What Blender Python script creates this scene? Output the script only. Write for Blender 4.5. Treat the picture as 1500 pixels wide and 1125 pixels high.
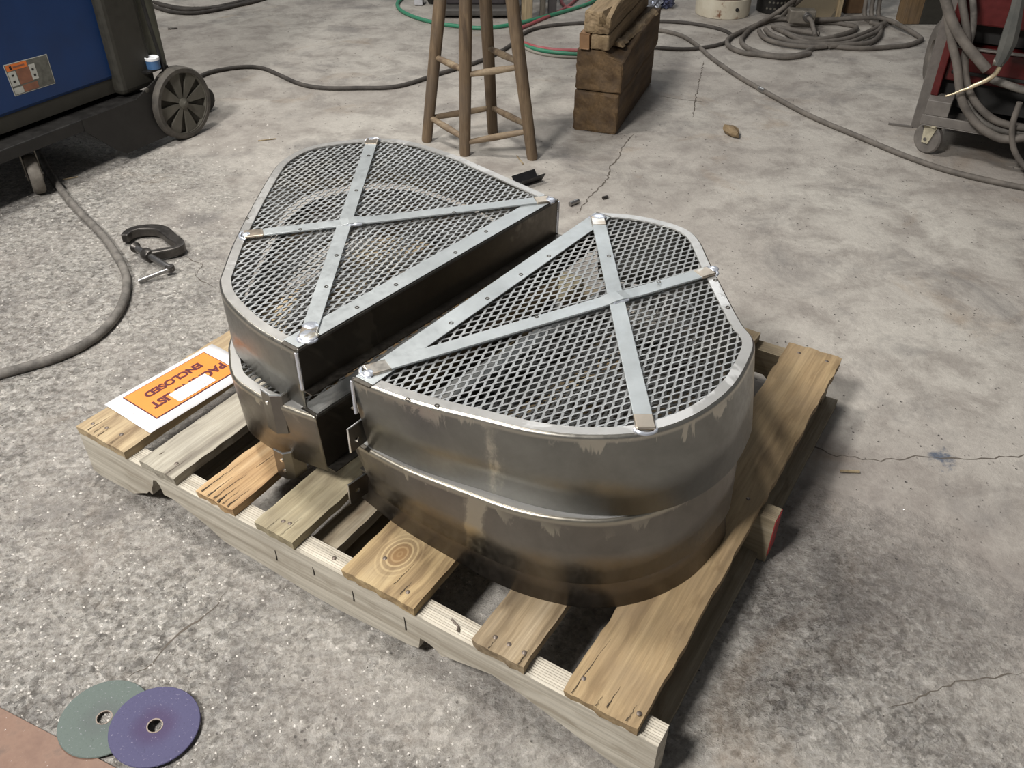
import bpy, bmesh, math, random
from mathutils import Vector, Matrix
random.seed(7)
S = bpy.context.scene
for o in list(bpy.data.objects): bpy.data.objects.remove(o)
COL = S.collection
PI = math.pi
def rad(a): return a*PI/180

# ------------------------------------------------------------------ camera
FPX, PITCH, ROLL, CH = 1270.26, 0.650947, 0.0066788, 1.2025
cp, sp, cr, sr = math.cos(PITCH), math.sin(PITCH), math.cos(ROLL), math.sin(ROLL)
Fv = Vector((0, cp, -sp)); R0 = Vector((1, 0, 0)); U0 = Vector((0, sp, cp))
Rv = cr*R0+sr*U0; Uv = -sr*R0+cr*U0
CAM = Vector((0, 0, CH))
cd = bpy.data.cameras.new('camera'); co = bpy.data.objects.new('camera', cd); COL.objects.link(co)
co.matrix_world = Matrix(((Rv.x, Uv.x, -Fv.x, 0), (Rv.y, Uv.y, -Fv.y, 0), (Rv.z, Uv.z, -Fv.z, CH), (0, 0, 0, 1)))
cd.sensor_width = 36; cd.lens = FPX*36/1500; cd.clip_start = 0.02
S.camera = co
# ------------------------------------------------------------------ world, lamps, exposure
w = bpy.data.worlds.new('hall'); S.world = w; w.use_nodes = True
w.node_tree.nodes['Background'].inputs[0].default_value = (0.95, 0.97, 1.0, 1)
w.node_tree.nodes['Background'].inputs[1].default_value = 0.13
def area(name, loc, target, size, size_y, power, color):
    l = bpy.data.lights.new(name, 'AREA'); l.shape = 'RECTANGLE'; l.size = size; l.size_y = size_y
    l.energy = power; l.color = color
    o = bpy.data.objects.new(name, l); COL.objects.link(o); o.location = loc
    o.rotation_euler = (Vector(target)-Vector(loc)).to_track_quat('-Z', 'Y').to_euler()
    return o
area('hall_lamp', (-1.5, 2.5, 3.8), (-0.6, 1.6, 0), 0.5, 0.5, 110, (1.0, 0.965, 0.91))
area('hall_lamp', (-2.8, 4.6, 4.5), (-0.4, 1.8, 0), 0.7, 0.7, 45, (1.0, 0.97, 0.92))
area('hall_lamp', (1.0, 8.5, 4.8), (0.3, 1.8, 0), 2.6, 1.6, 62, (0.93, 0.97, 1.0))
area('hall_lamp', (-1.8, -0.5, 3.3), (-0.5, 1.0, 0), 0.6, 0.6, 200, (1.0, 0.97, 0.93))
vs = S.view_settings; vs.view_transform = 'Standard'; vs.look = 'None'; vs.gamma = 1; vs.exposure = 0.0
vs.use_curve_mapping = False

# ------------------------------------------------------------------ geometry helpers
def at(u, v, z=0.0):
    d = Fv+Rv*((u-750)/FPX)-Uv*((v-562.5)/FPX)
    return CAM+d*((z-CH)/d.z)
def onplane(u, v, P, N):
    d = Fv+Rv*((u-750)/FPX)-Uv*((v-562.5)/FPX)
    return CAM+d*((Vector(P)-CAM).dot(N)/d.dot(N))
def tag(o, label=None, cat=None, group=None, kind=None):
    if label: o['label'] = label
    if cat: o['category'] = cat
    if group: o['group'] = group
    if kind: o['kind'] = kind
    return o
def empty(name, loc=(0, 0, 0), rz=0.0):
    o = bpy.data.objects.new(name, None); COL.objects.link(o); o.location = loc; o.rotation_euler = (0, 0, rz)
    o.empty_display_size = 0.05
    return o
def link(name, me, mat, parent=None, loc=None, rot=None, smooth=False):
    o = bpy.data.objects.new(name, me); COL.objects.link(o)
    if mat and not me.materials: me.materials.append(mat)
    if parent: o.parent = parent
    if loc is not None: o.location = loc
    if rot is not None: o.rotation_euler = rot
    if smooth:
        for p in me.polygons: p.use_smooth = True
    return o
def mesh(name, verts, faces):
    me = bpy.data.meshes.new(name); me.from_pydata([tuple(v) for v in verts], [], faces); me.update(); return me
class MB:
    def __init__(s): s.v = []; s.f = []
    def add(s, vs_, fs):
        n = len(s.v); s.v += [Vector(v) for v in vs_]; s.f += [tuple(i+n for i in f) for f in fs]
    def box(s, x0, x1, y0, y1, z0, z1, M=None):
        vs_ = [Vector((x, y, z)) for z in (z0, z1) for y in (y0, y1) for x in (x0, x1)]
        if M: vs_ = [M @ v for v in vs_]
        s.add(vs_, [(0, 2, 3, 1), (4, 5, 7, 6), (0, 1, 5, 4), (2, 6, 7, 3), (0, 4, 6, 2), (1, 3, 7, 5)])
    def tube(s, pts, r, n=10, cap=True):
        pts = [Vector(p) for p in pts]; N = len(pts); rr = r if isinstance(r, (list, tuple)) else [r]*N
        up = Vector((0, 0, 1)); vs_ = []
        t0 = (pts[1]-pts[0]).normalized()
        if abs(t0.z) > .95: up = Vector((1, 0, 0))
        side = t0.cross(up).normalized()
        for i, p in enumerate(pts):
            t = (pts[min(i+1, N-1)]-pts[max(i-1, 0)]).normalized()
            side = (side-t*side.dot(t))
            side = side.normalized() if side.length > 1e-6 else t.orthogonal().normalized()
            b = t.cross(side)
            for k in range(n):
                a = 2*PI*k/n; vs_.append(p+(side*math.cos(a)+b*math.sin(a))*rr[i])
        fs = [(i*n+k, i*n+(k+1) % n, (i+1)*n+(k+1) % n, (i+1)*n+k) for i in range(N-1) for k in range(n)]
        if cap: fs += [tuple(range(n))[::-1], tuple((N-1)*n+k for k in range(n))]
        s.add(vs_, fs)
    def lathe(s, prof, n=32, M=None):   # prof: list of (r, z)
        vs_ = []
        for r, z in prof:
            for k in range(n):
                a = 2*PI*k/n; v = Vector((r*math.cos(a), r*math.sin(a), z)); vs_.append(M @ v if M else v)
        m = len(prof)
        fs = [(i*n+k, i*n+(k+1) % n, (i+1)*n+(k+1) % n, (i+1)*n+k) for i in range(m-1) for k in range(n)]
        if prof[0][0] > 1e-6: fs.append(tuple(range(n))[::-1])
        if prof[-1][0] > 1e-6: fs.append(tuple((m-1)*n+k for k in range(n)))
        s.add(vs_, fs)
    def ring(s, prof, n=32, M=None):    # closed profile of (r, z)
        vs_ = []
        for r, z in prof:
            for k in range(n):
                a = 2*PI*k/n; v = Vector((r*math.cos(a), r*math.sin(a), z)); vs_.append(M @ v if M else v)
        m = len(prof)
        s.add(vs_, [(i*n+k, i*n+(k+1) % n, ((i+1) % m)*n+(k+1) % n, ((i+1) % m)*n+k) for i in range(m) for k in range(n)])
    def prism(s, poly, z0, z1, M=None):
        n = len(poly); vs_ = [Vector((x, y, z0)) for x, y in poly]+[Vector((x, y, z1)) for x, y in poly]
        if M: vs_ = [M @ v for v in vs_]
        s.add(vs_, [tuple(range(n))[::-1], tuple(range(n, 2*n))]+[(i, (i+1) % n, n+(i+1) % n, n+i) for i in range(n)])
    def build(s, name, mat, parent=None, smooth=False, bevel=0, seg=2, **k):
        me = mesh(name, s.v, s.f)
        bm = bmesh.new(); bm.from_mesh(me); bmesh.ops.recalc_face_normals(bm, faces=bm.faces)
        bm.to_mesh(me); bm.free()
        o = link(name, me, mat, parent, smooth=smooth, **k)
        if smooth:
            me.set_sharp_from_angle(angle=rad(42))
        if bevel:
            b = o.modifiers.new('bevel', 'BEVEL'); b.width = bevel; b.segments = seg; b.limit_method = 'ANGLE'
        return o
def catmull(P, k=8, closed=False):
    P = [Vector(p) for p in P]; n = len(P); out = []
    rng = range(n if closed else n-1)
    for i in rng:
        if closed: a, b, c, d = P[(i-1) % n], P[i], P[(i+1) % n], P[(i+2) % n]
        else: a, b, c, d = P[max(i-1, 0)], P[i], P[i+1], P[min(i+2, n-1)]
        for j in range(k):
            t = j/k
            out.append(0.5*((2*b)+(-a+c)*t+(2*a-5*b+4*c-d)*t*t+(-a+3*b-3*c+d)*t*t*t))
    if not closed: out.append(P[-1])
    return out
def rot_to(axis, origin=(0, 0, 0)):    # matrix taking +z to axis
    q = Vector(axis).normalized().to_track_quat('Z', 'Y')
    return Matrix.Translation(Vector(origin)) @ q.to_matrix().to_4x4()
def frame(o, x, y, z):
    x, y, z = Vector(x).normalized(), Vector(y).normalized(), Vector(z).normalized(); o = Vector(o)
    return Matrix(((x.x, y.x, z.x, o.x), (x.y, y.y, z.y, o.y), (x.z, y.z, z.z, o.z), (0, 0, 0, 1)))

# ------------------------------------------------------------------ material helpers
class NT:
    def __init__(s, name, **pr):
        s.m = bpy.data.materials.new(name); s.m.use_nodes = True; s.t = s.m.node_tree; s.n = s.t.nodes
        s.p = s.n['Principled BSDF']
        for k, v in pr.items(): s.p.inputs[k.replace('_', ' ')].default_value = v
        s._co = None
    def new(s, t, **k):
        n = s.n.new(t)
        for a, b in k.items(): setattr(n, a, b)
        return n
    def L(s, a, b): s.t.links.new(a, b)
    def co(s, scale=(1, 1, 1), rot=(0, 0, 0), loc=(0, 0, 0), geo=False):
        m = s.new('ShaderNodeMapping'); m.inputs['Scale'].default_value = scale; m.inputs['Rotation'].default_value = rot; m.inputs['Location'].default_value = loc
        if geo: s.L(s.new('ShaderNodeNewGeometry').outputs['Position'], m.inputs[0])
        else: s.L(s.new('ShaderNodeTexCoord').outputs['Object'], m.inputs[0])
        return m.outputs[0]
    def noise(s, co, scale, detail=4, rough=.55, dist=0):
        n = s.new('ShaderNodeTexNoise'); n.inputs['Scale'].default_value = scale; n.inputs['Detail'].default_value = detail
        n.inputs['Roughness'].default_value = rough; n.inputs['Distortion'].default_value = dist; s.L(co, n.inputs['Vector']); return n.outputs['Fac']
    def vor(s, co, scale, feature='F1', out='Distance'):
        n = s.new('ShaderNodeTexVoronoi'); n.feature = feature; n.inputs['Scale'].default_value = scale; s.L(co, n.inputs['Vector']); return n.outputs[out]
    def ramp(s, fac, stops, interp='LINEAR'):
        r = s.new('ShaderNodeValToRGB'); r.color_ramp.interpolation = interp; e = r.color_ramp.elements
        while len(e) < len(stops): e.new(0.5)
        for i, (p_, c) in enumerate(stops):
            e[i].position = p_; e[i].color = (*c, 1) if isinstance(c, (tuple, list)) else (c, c, c, 1)
        s.L(fac, r.inputs[0]); return r.outputs[0]
    def math(s, op, a, b=0.0, clamp=False):
        m = s.new('ShaderNodeMath', operation=op); m.use_clamp = clamp
        for i, v in enumerate((a, b)):
            if isinstance(v, (int, float)): m.inputs[i].default_value = v
            else: s.L(v, m.inputs[i])
        return m.outputs[0]
    def mix(s, fac, a, b, mode='MIX'):
        m = s.new('ShaderNodeMix', data_type='RGBA', blend_type=mode)
        for i, v in ((0, fac), (6, a), (7, b)):
            if isinstance(v, (int, float)): m.inputs[i].default_value = v
            elif isinstance(v, tuple): m.inputs[i].default_value = (*v, 1)
            else: s.L(v, m.inputs[i])
        return m.outputs[2]
    def bump(s, h, strength=.5, dist=.002, prev=None):
        b = s.new('ShaderNodeBump'); b.inputs['Strength'].default_value = strength; b.inputs['Distance'].default_value = dist
        s.L(h, b.inputs['Height'])
        if prev: s.L(prev, b.inputs['Normal'])
        return b.outputs[0]
    def set(s, k, v):
        if isinstance(v, (int, float)): s.p.inputs[k].default_value = v
        elif isinstance(v, tuple): s.p.inputs[k].default_value = (*v, 1)
        else: s.L(v, s.p.inputs[k])
def plain(name, col, rough=.5, metal=0.0, spread=.15, bump=.0, scale=40):
    t = NT(name); c = t.co(); n = t.noise(c, scale, 5)
    t.set('Base Color', t.ramp(n, [(.3, tuple(x*(1-spread) for x in col)), (.7, tuple(min(1, x*(1+spread)) for x in col))]))
    t.set('Roughness', t.ramp(n, [(.3, rough*.85), (.7, min(1, rough*1.12))])); t.set('Metallic', metal)
    if bump: t.set('Normal', t.bump(n, bump, .001))
    return t.m
def dusty(name, col, dust=(.30, .27, .23), amt=.5, rough=.75):
    t = NT(name); c = t.co(); n = t.noise(c, 18, 6, .65); f = t.noise(c, 120, 3)
    k = t.math('MULTIPLY', t.ramp(n, [(.35, .15), (.65, 1.0)]), amt)
    t.set('Base Color', t.mix(k, col, dust)); t.set('Roughness', rough); t.set('Normal', t.bump(f, .15, .001)); return t.m
def wood(name, light, mid, dark, seed=0.0, axis='Y', along=1.6, across=70, rough=.72, ringy=True, bstr=.35, knots=None, dim=.80):
    light, mid, dark = [tuple(x*dim for x in c_) for c_ in (light, mid, dark)]
    t = NT(name); sc = {'Y': (across, along, across), 'X': (along, across, across), 'Z': (across, across, along)}[axis]
    c0 = t.co(); wn = t.noise(t.co(loc=(seed*3.1, seed, seed)), 4.0, 3)
    c = t.co(scale=sc, loc=(seed*7.3, seed*2.7, seed*5.1))
    add = t.new('ShaderNodeVectorMath', operation='ADD'); sca = t.new('ShaderNodeVectorMath', operation='SCALE')
    cmb = t.new('ShaderNodeCombineXYZ')
    for i in range(3): t.L(wn, cmb.inputs[i])
    t.L(cmb.outputs[0], sca.inputs[0]); sca.inputs['Scale'].default_value = 3.2
    t.L(c, add.inputs[0]); t.L(sca.outputs[0], add.inputs[1]); cc = add.outputs[0]
    g = t.noise(cc, .55, 5, .6, .15); g2 = t.noise(c, 2.6, 4, .7)
    col = t.ramp(g, [(.32, dark), (.47, mid), (.62, light), (.75, mid)])
    col = t.mix(t.ramp(g2, [(.35, .55), (.6, 0.0)]), col, tuple(x*.55 for x in mid))
    big = t.noise(t.co(loc=(seed, 0, 0)), 9, 4, .6)
    col = t.mix(t.ramp(big, [(.45, 0.0), (.75, .45)]), col, (dark[0]*.9+.05, dark[1]*.9+.05, dark[2]*.9+.05))
    h = g
    for (kx, ky, kr) in (knots or []):
        d = t.new('ShaderNodeVectorMath', operation='DISTANCE'); mp = t.new('ShaderNodeMapping'); mp.inputs['Scale'].default_value = (1.5, 1, .01)
        t.L(t.new('ShaderNodeTexCoord').outputs['Object'], mp.inputs[0]); t.L(mp.outputs[0], d.inputs[0]); d.inputs[1].default_value = (kx*1.5, ky, 0)
        dd = t.math('ADD', d.outputs['Value'], t.math('MULTIPLY', t.math('SUBTRACT', wn, .5), kr*.9))
        sn = t.math('SINE', t.math('MULTIPLY', dd, 560)); rr = t.ramp(sn, [(0.0, dark), (.6, mid), (1.0, light)])
        m = t.ramp(dd, [(kr*.7, .75), (kr*1.9, 0.0)])
        col = t.mix(m, col, rr); col = t.mix(t.ramp(dd, [(kr*.3, .75), (kr*.95, 0.0)]), col, (mid[0]*.75, mid[1]*.6, mid[2]*.5))
    t.set('Base Color', col); t.set('Roughness', rough)
    t.p.inputs['Specular IOR Level'].default_value = .25
    t.set('Normal', t.bump(g2, bstr, .0012, t.bump(h, bstr, .0015))); return t.m

# ------------------------------------------------------------------ floor
def floor_material():
    t = NT('concrete'); g = t.co(geo=True)
    big = t.noise(g, 1.3, 6, .6, .4); mid = t.noise(g, 7, 8, .68, .3); fine = t.noise(g, 60, 8, .75); vf = t.noise(g, 260, 4, .7)
    # spalled, worn area: near the packing bench end of the hall (a place on the floor, ragged edge)
    sep = t.new('ShaderNodeSeparateXYZ'); t.L(g, sep.inputs[0])
    gx = t.math('MULTIPLY', sep.outputs[0], -.55); gy = t.math('MULTIPLY', sep.outputs[1], -.40)
    wear = t.math('ADD', t.math('ADD', gx, gy), t.math('ADD', .62, t.math('MULTIPLY', t.math('SUBTRACT', big, .5), 2.2)))
    db = t.new('ShaderNodeVectorMath', operation='DISTANCE'); t.L(g, db.inputs[0]); db.inputs[1].default_value = (.66, .96, 0)
    wear = t.math('ADD', wear, t.math('MULTIPLY', t.ramp(t.math('ADD', db.outputs['Value'], t.math('MULTIPLY', t.math('SUBTRACT', mid, .5), .5)), [(.15, 1.0), (.50, 0.0)]), .75))
    wear = t.math('MINIMUM', t.math('MAXIMUM', wear, 0.0), 1.0)
    col = t.ramp(big, [(.3, (.30, .272, .245)), (.5, (.40, .372, .335)), (.7, (.47, .445, .40))])
    col = t.mix(t.ramp(mid, [(.38, .65), (.55, 0.0)]), col, (.22, .195, .175))
    pale = t.ramp(fine, [(.38, (.20, .18, .16)), (.48, (.50, .47, .43)), (.58, (.80, .77, .73))])
    col = t.mix(t.math('MULTIPLY', wear, .8), col, pale)
    dv = t.new('ShaderNodeVectorMath', operation='ADD'); dn = t.new('ShaderNodeTexNoise'); dn.inputs['Scale'].default_value = 55; dn.inputs['Detail'].default_value = 3
    t.L(g, dn.inputs['Vector']); ds = t.new('ShaderNodeVectorMath', operation='SCALE'); t.L(dn.outputs['Color'], ds.inputs[0]); ds.inputs['Scale'].default_value = .022
    t.L(g, dv.inputs[0]); t.L(ds.outputs[0], dv.inputs[1])
    def cellv(sc_):
        n_ = t.new('ShaderNodeTexVoronoi'); n_.inputs['Scale'].default_value = sc_; t.L(dv.outputs[0], n_.inputs['Vector'])
        sp_ = t.new('ShaderNodeSeparateColor'); t.L(n_.outputs['Color'], sp_.inputs[0]); return sp_.outputs[0], n_.outputs['Distance']
    c1, d1 = cellv(70); c2, d2 = cellv(150)
    cm = t.math('ADD', t.math('MULTIPLY', c1, .5), t.math('MULTIPLY', c2, .5))
    fl = t.ramp(cm, [(.16, .36), (.36, .78), (.55, 1.0), (.68, 1.12), (.84, 1.5)])
    wk = t.math('MINIMUM', t.math('ADD', t.math('MULTIPLY', wear, .95), .10), 1.0)
    col = t.mix(wk, col, t.mix(1.0, col, fl, 'MULTIPLY'))
    # rusty and oily stains
    st = t.noise(t.co(geo=True, loc=(3, 7, 0)), 2.1, 5, .6, .8)
    col = t.mix(t.ramp(st, [(.60, 0.0), (.72, .45)]), col, (.26, .18, .11))
    st2 = t.noise(t.co(geo=True, loc=(-5, 2, 0)), 2.8, 7, .7, .5)
    col = t.mix(t.ramp(st2, [(.54, 0.0), (.68, .6)]), col, (.15, .14, .135))
    db2 = t.new('ShaderNodeVectorMath', operation='DISTANCE'); t.L(g, db2.inputs[0]); db2.inputs[1].default_value = (.62, 1.05, 0)
    smu = t.math('MULTIPLY', t.ramp(t.math('ADD', db2.outputs['Value'], t.math('MULTIPLY', t.math('SUBTRACT', mid, .5), .7)), [(.05, 1.0), (.38, 0.0)]), .45)
    col = t.mix(smu, col, (.165, .14, .125))
    vb = t.vor(dv.outputs[0], 9); bl = t.new('ShaderNodeVectorMath', operation='DISTANCE'); t.L(dv.outputs[0], bl.inputs[0]); bl.inputs[1].default_value = (.90, 1.345, 0)
    bm_ = t.ramp(t.math('ADD', bl.outputs['Value'], t.math('MULTIPLY', t.math('SUBTRACT', t.noise(g, 45, 4, .7), .5), .11)), [(.010, .8), (.030, 0.0)])
    col = t.mix(bm_, col, (.05, .075, .12))
    # specks and pits
    v1 = t.vor(t.co(geo=True), 45); pit = t.ramp(v1, [(.06, 1.0), (.14, 0.0)])
    gate = t.ramp(t.noise(g, 9, 3), [(.45, 0.0), (.6, 1.0)])
    col = t.mix(t.math('MULTIPLY', t.math('MULTIPLY', pit, gate), .75), col, (.10, .09, .085))
    # cracks
    wv = t.new('ShaderNodeVectorMath', operation='ADD'); nz = t.new('ShaderNodeTexNoise'); nz.inputs['Scale'].default_value = 3.5; nz.inputs['Detail'].default_value = 6
    t.L(g, nz.inputs['Vector']); sc = t.new('ShaderNodeVectorMath', operation='SCALE'); t.L(nz.outputs['Color'], sc.inputs[0]); sc.inputs['Scale'].default_value = .35
    t.L(g, wv.inputs[0]); t.L(sc.outputs[0], wv.inputs[1])
    cr_ = t.vor(wv.outputs[0], .62, 'DISTANCE_TO_EDGE'); crk = t.ramp(cr_, [(.0012, 1.0), (.004, 0.0)])
    cg = t.ramp(t.noise(g, 1.1, 2), [(.45, 0.0), (.55, 1.0)]); crk = t.math('MULTIPLY', crk, cg)
    t.set('Base Color', col)
    t.set('Roughness', t.ramp(mid, [(.3, .5), (.6, .8)])); t.p.inputs['Specular IOR Level'].default_value = .3
    h = t.math('ADD', t.math('MULTIPLY', fine, t.math('ADD', t.math('MULTIPLY', wear, 2.6), .15)), t.math('MULTIPLY', mid, .5))
    h = t.math('SUBTRACT', h, t.math('MULTIPLY', t.math('MULTIPLY', pit, gate), .35))
    h = t.math('ADD', h, t.math('MULTIPLY', cm, t.math('MULTIPLY', wear, .55)))
    b = t.bump(h, .9, .012); b = t.bump(vf, .25, .002, b); t.set('Normal', b)
    return t.m
def rough_floor():
    fm = floor_material()
    v = [(-7, -3, 0), (7, -3, 0), (7, 9, 0), (-7, 9, 0)]
    o = link('floor', mesh('floor', v, [(0, 1, 2, 3)]), fm); tag(o, 'worn grey concrete workshop floor', kind='structure')
rough_floor()

# cracks that run through the slab: thin ragged dark gaps
def crack(px, w, seed):
    rr = random.Random(seed); P = [at(u, v, .0004) for u, v in px]; Q = []
    for a, b in zip(P, P[1:]):
        n = max(2, int((b-a).length/.012)); d = (b-a).normalized(); sd = Vector((-d.y, d.x, 0))
        for k in range(n): Q.append((a.lerp(b, k/n)+sd*rr.uniform(-.004, .004), sd))
    Q.append((P[-1], sd)); vv = []; 
    for i, (q_, sd) in enumerate(Q):
        ww = w*rr.uniform(.3, 1.3)*min(1, i/3, (len(Q)-1-i)/3)+.0001; vv += [q_-sd*ww, q_+sd*ww]
    return vv, [(2*i, 2*i+2, 2*i+3, 2*i+1) for i in range(len(Q)-1)]
mcrack = bpy.data.materials.new('crack_dark'); mcrack.use_nodes = True; mcrack.node_tree.nodes['Principled BSDF'].inputs['Base Color'].default_value = (.10, .085, .07, 1); mcrack.node_tree.nodes['Principled BSDF'].inputs['Roughness'].default_value = 1
mb = MB()
for i, (px, w_) in enumerate((
    ([(928, 196), (912, 215), (905, 232), (893, 245), (890, 262), (878, 275), (862, 290), (845, 314)], .0022),
    ([(1140, 664), (1193, 655), (1225, 667), (1253, 670), (1290, 675), (1350, 668), (1420, 672), (1500, 668), (1560, 670)], .0016),
    ([(188, 995), (233, 962), (253, 935), (290, 908), (322, 884), (332, 866)], .0024),
    ([(1031, 90), (1022, 128), (1014, 172)], .0022), ([(270, 374), (296, 388), (287, 403), (301, 415), (318, 424)], .0013),
    ([(960, 140), (1000, 146), (1040, 150)], .0018), ([(1300, 1040), (1400, 1000), (1500, 985)], .0012))):
    mb.add(*crack(px, w_, i))
o = mb.build('floor_crack', mcrack, bpy.data.objects['floor']); tag(o, kind='stuff')
# ------------------------------------------------------------------ steel
def steel(name, base, bright, rough=.34, patch=.5, edge_z=None, metal=1.0, seed=0.0, streak=None):
    """cold grey sheet steel: mill surface, and brighter where the grinder has been"""
    t = NT(name); c = t.co(loc=(seed, seed*2, 0)); n = t.noise(c, 7, 6, .65, .3); f = t.noise(c, 90, 4, .6)
    col = t.ramp(n, [(.3, tuple(x*.78 for x in base)), (.7, tuple(min(1, x*1.15) for x in base))])
    k = t.ramp(t.noise(t.co(loc=(seed+4, 1, 2)), 4.2, 5, .7, .6), [(patch, 0.0), (patch+.03, 1.0)])
    if edge_z is not None:      # ground band just below the welded top edge, ragged lower border
        sep = t.new('ShaderNodeSeparateXYZ'); t.L(t.new('ShaderNodeTexCoord').outputs['Object'], sep.inputs[0])
        cc = t.co(scale=(1, 1, .45), loc=(seed, 0, 0))
        z = t.math('ADD', sep.outputs[2], t.math('MULTIPLY', t.math('SUBTRACT', t.noise(cc, 20, 5, .65, .8), .56), .21))
        e = t.ramp(t.math('SUBTRACT', z, edge_z-.5), [(.482, 0.0), (.487, 1.0)])
        gt = t.ramp(t.noise(t.co(loc=(seed*1.7, 3, 0)), 3.6, 2), [(.44, 0.0), (.50, 1.0)])
        e2 = t.ramp(t.math('SUBTRACT', sep.outputs[2], -.5), [(.489, 0.0), (.4905, .8)])
        k = t.math('MAXIMUM', t.math('MULTIPLY', e, gt), e2)
        if streak:
            d = t.new('ShaderNodeVectorMath', operation='DISTANCE'); mp = t.new('ShaderNodeMapping'); mp.inputs['Scale'].default_value = (1, 1, .001)
            t.L(t.new('ShaderNodeTexCoord').outputs['Object'], mp.inputs[0]); t.L(mp.outputs[0], d.inputs[0]); d.inputs[1].default_value = (streak[0], streak[1], 0)
            q_ = t.math('ADD', d.outputs['Value'], t.math('MULTIPLY', t.math('SUBTRACT', t.noise(t.co(scale=(1, 1, .6)), 16, 5, .7), .5), .05))
            k = t.math('MAXIMUM', k, t.ramp(q_, [(.018, 1.0), (.020, 0.0)]))
    col = t.mix(k, col, bright)
    t.set('Base Color', col); t.set('Metallic', metal)
    rg = t.math('ADD', t.ramp(f, [(.3, rough*.85), (.7, rough*1.2)]), t.math('MULTIPLY', k, -.04)); t.set('Roughness', rg)
    t.set('Normal', t.bump(f, .05, .0006, t.bump(n, .06, .004))); return t.m
M = {}
M['strip'] = steel('pale_flat_bar_steel', (.42, .445, .45), (.48, .465, .43), .46, .70, metal=.6)
M['mesh'] = steel('expanded_metal', (.42, .43, .43), (.47, .47, .455), .45, .6, metal=.55)
M['skirt'] = steel('sheet_steel', (.27, .267, .25), (.52, .49, .43), .36, .62, edge_z=0.0, seed=1.3, streak=(.028, -.236))
M['skirt2'] = steel('sheet_steel_brown', (.24, .22, .195), (.50, .46, .38), .38, .62, edge_z=0.0, seed=5.3, streak=(.046, -.238))
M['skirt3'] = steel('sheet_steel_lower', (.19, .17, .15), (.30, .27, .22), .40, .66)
M['rim'] = steel('ground_rim_steel', (.46, .45, .43), (.62, .61, .59), .36, .55, metal=.6, seed=2)
def rim_low():  # ground bright near the corner; beyond it, shade inside the stack is painted in
    t = NT('rim_ground_and_shaded'); d = t.new('ShaderNodeVectorMath', operation='LENGTH'); t.L(t.new('ShaderNodeTexCoord').outputs['Object'], d.inputs[0])
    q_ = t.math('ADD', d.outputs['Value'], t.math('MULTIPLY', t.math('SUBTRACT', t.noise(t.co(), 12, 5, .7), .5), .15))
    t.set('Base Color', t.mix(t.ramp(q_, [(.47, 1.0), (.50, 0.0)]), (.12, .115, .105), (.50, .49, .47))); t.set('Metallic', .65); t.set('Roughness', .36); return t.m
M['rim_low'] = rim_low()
M['mesh_low'] = steel('expanded_metal_shaded', (.17, .17, .165), (.25, .25, .24), .45, .6, metal=.5)  # lower guards' mesh darkened: shade beneath the top mesh put into the colour
M['strip_low'] = steel('flat_steel_shaded', (.26, .26, .25), (.36, .35, .33), .42, .6, metal=.7)  # darker copy of the strip steel, shade under the top guard painted in
M['edgeband'] = steel('polished_edge_steel', (.80, .79, .77), (.60, .57, .52), .2, .6, seed=3)
M['dark'] = steel('mill_scale_steel', (.16, .145, .125), (.22, .20, .17), .40, .6)
M['weld'] = steel('weld_bead_steel', (.66, .69, .76), (.5, .46, .38), .30, .60, metal=.7)
M['heat'] = steel('heat_tinted_steel', (.55, .47, .38), (.62, .58, .52), .36, .55)
M['edge'] = steel('sheared_edge_steel', (.92, .92, .90), (.92, .92, .90), .3, .6)

# ------------------------------------------------------------------ mesh panel guards
RPT = [(0,0),(.013,.107),(.04,.211),(.063,.289),(.098,.357),(.152,.418),(.228,.458),(.322,.473),(.418,.461),(.463,.443),(.501,.403),(.636,.288),(.717,.221),(.744,.172),(.743,.112),(.729,.058),(.698,0)]
LPT = [(0,0),(.003,.11),(.025,.21),(.053,.266),(.086,.301),(.193,.397),(.387,.549),(.482,.607),(.579,.614),(.688,.545),(.737,.458),(.744,.315),(.735,.246),(.701,0)]
L2PT = [(0,0),(-.012,.06),(-.020,.117),(-.020,.152),(-.015,.192),(.0,.224),(.024,.258),(.060,.300),(.193,.412),(.387,.556),(.482,.607),(.579,.614),(.688,.545),(.737,.458),(.744,.315),(.735,.246),(.701,0)]
def inpoly(x, y, P):
    c = False; j = len(P)-1
    for i in range(len(P)):
        if (P[i][1] > y) != (P[j][1] > y) and x < (P[j][0]-P[i][0])*(y-P[i][1])/(P[j][1]-P[i][1])+P[i][0]: c = not c
        j = i
    return c
def smooth_outline(P):
    pts = catmull([Vector((x, y, 0)) for x, y in P], 6)
    return [Vector((p.x, max(p.y, 0.0))) for p in pts]
def normals(P):
    out = []
    for i in range(len(P)):
        t = (P[min(i+1, len(P)-1)]-P[max(i-1, 0)]).normalized(); out.append(Vector((t.y, -t.x)))   # inward for this winding
    return out
STRAPW = .027
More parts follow.
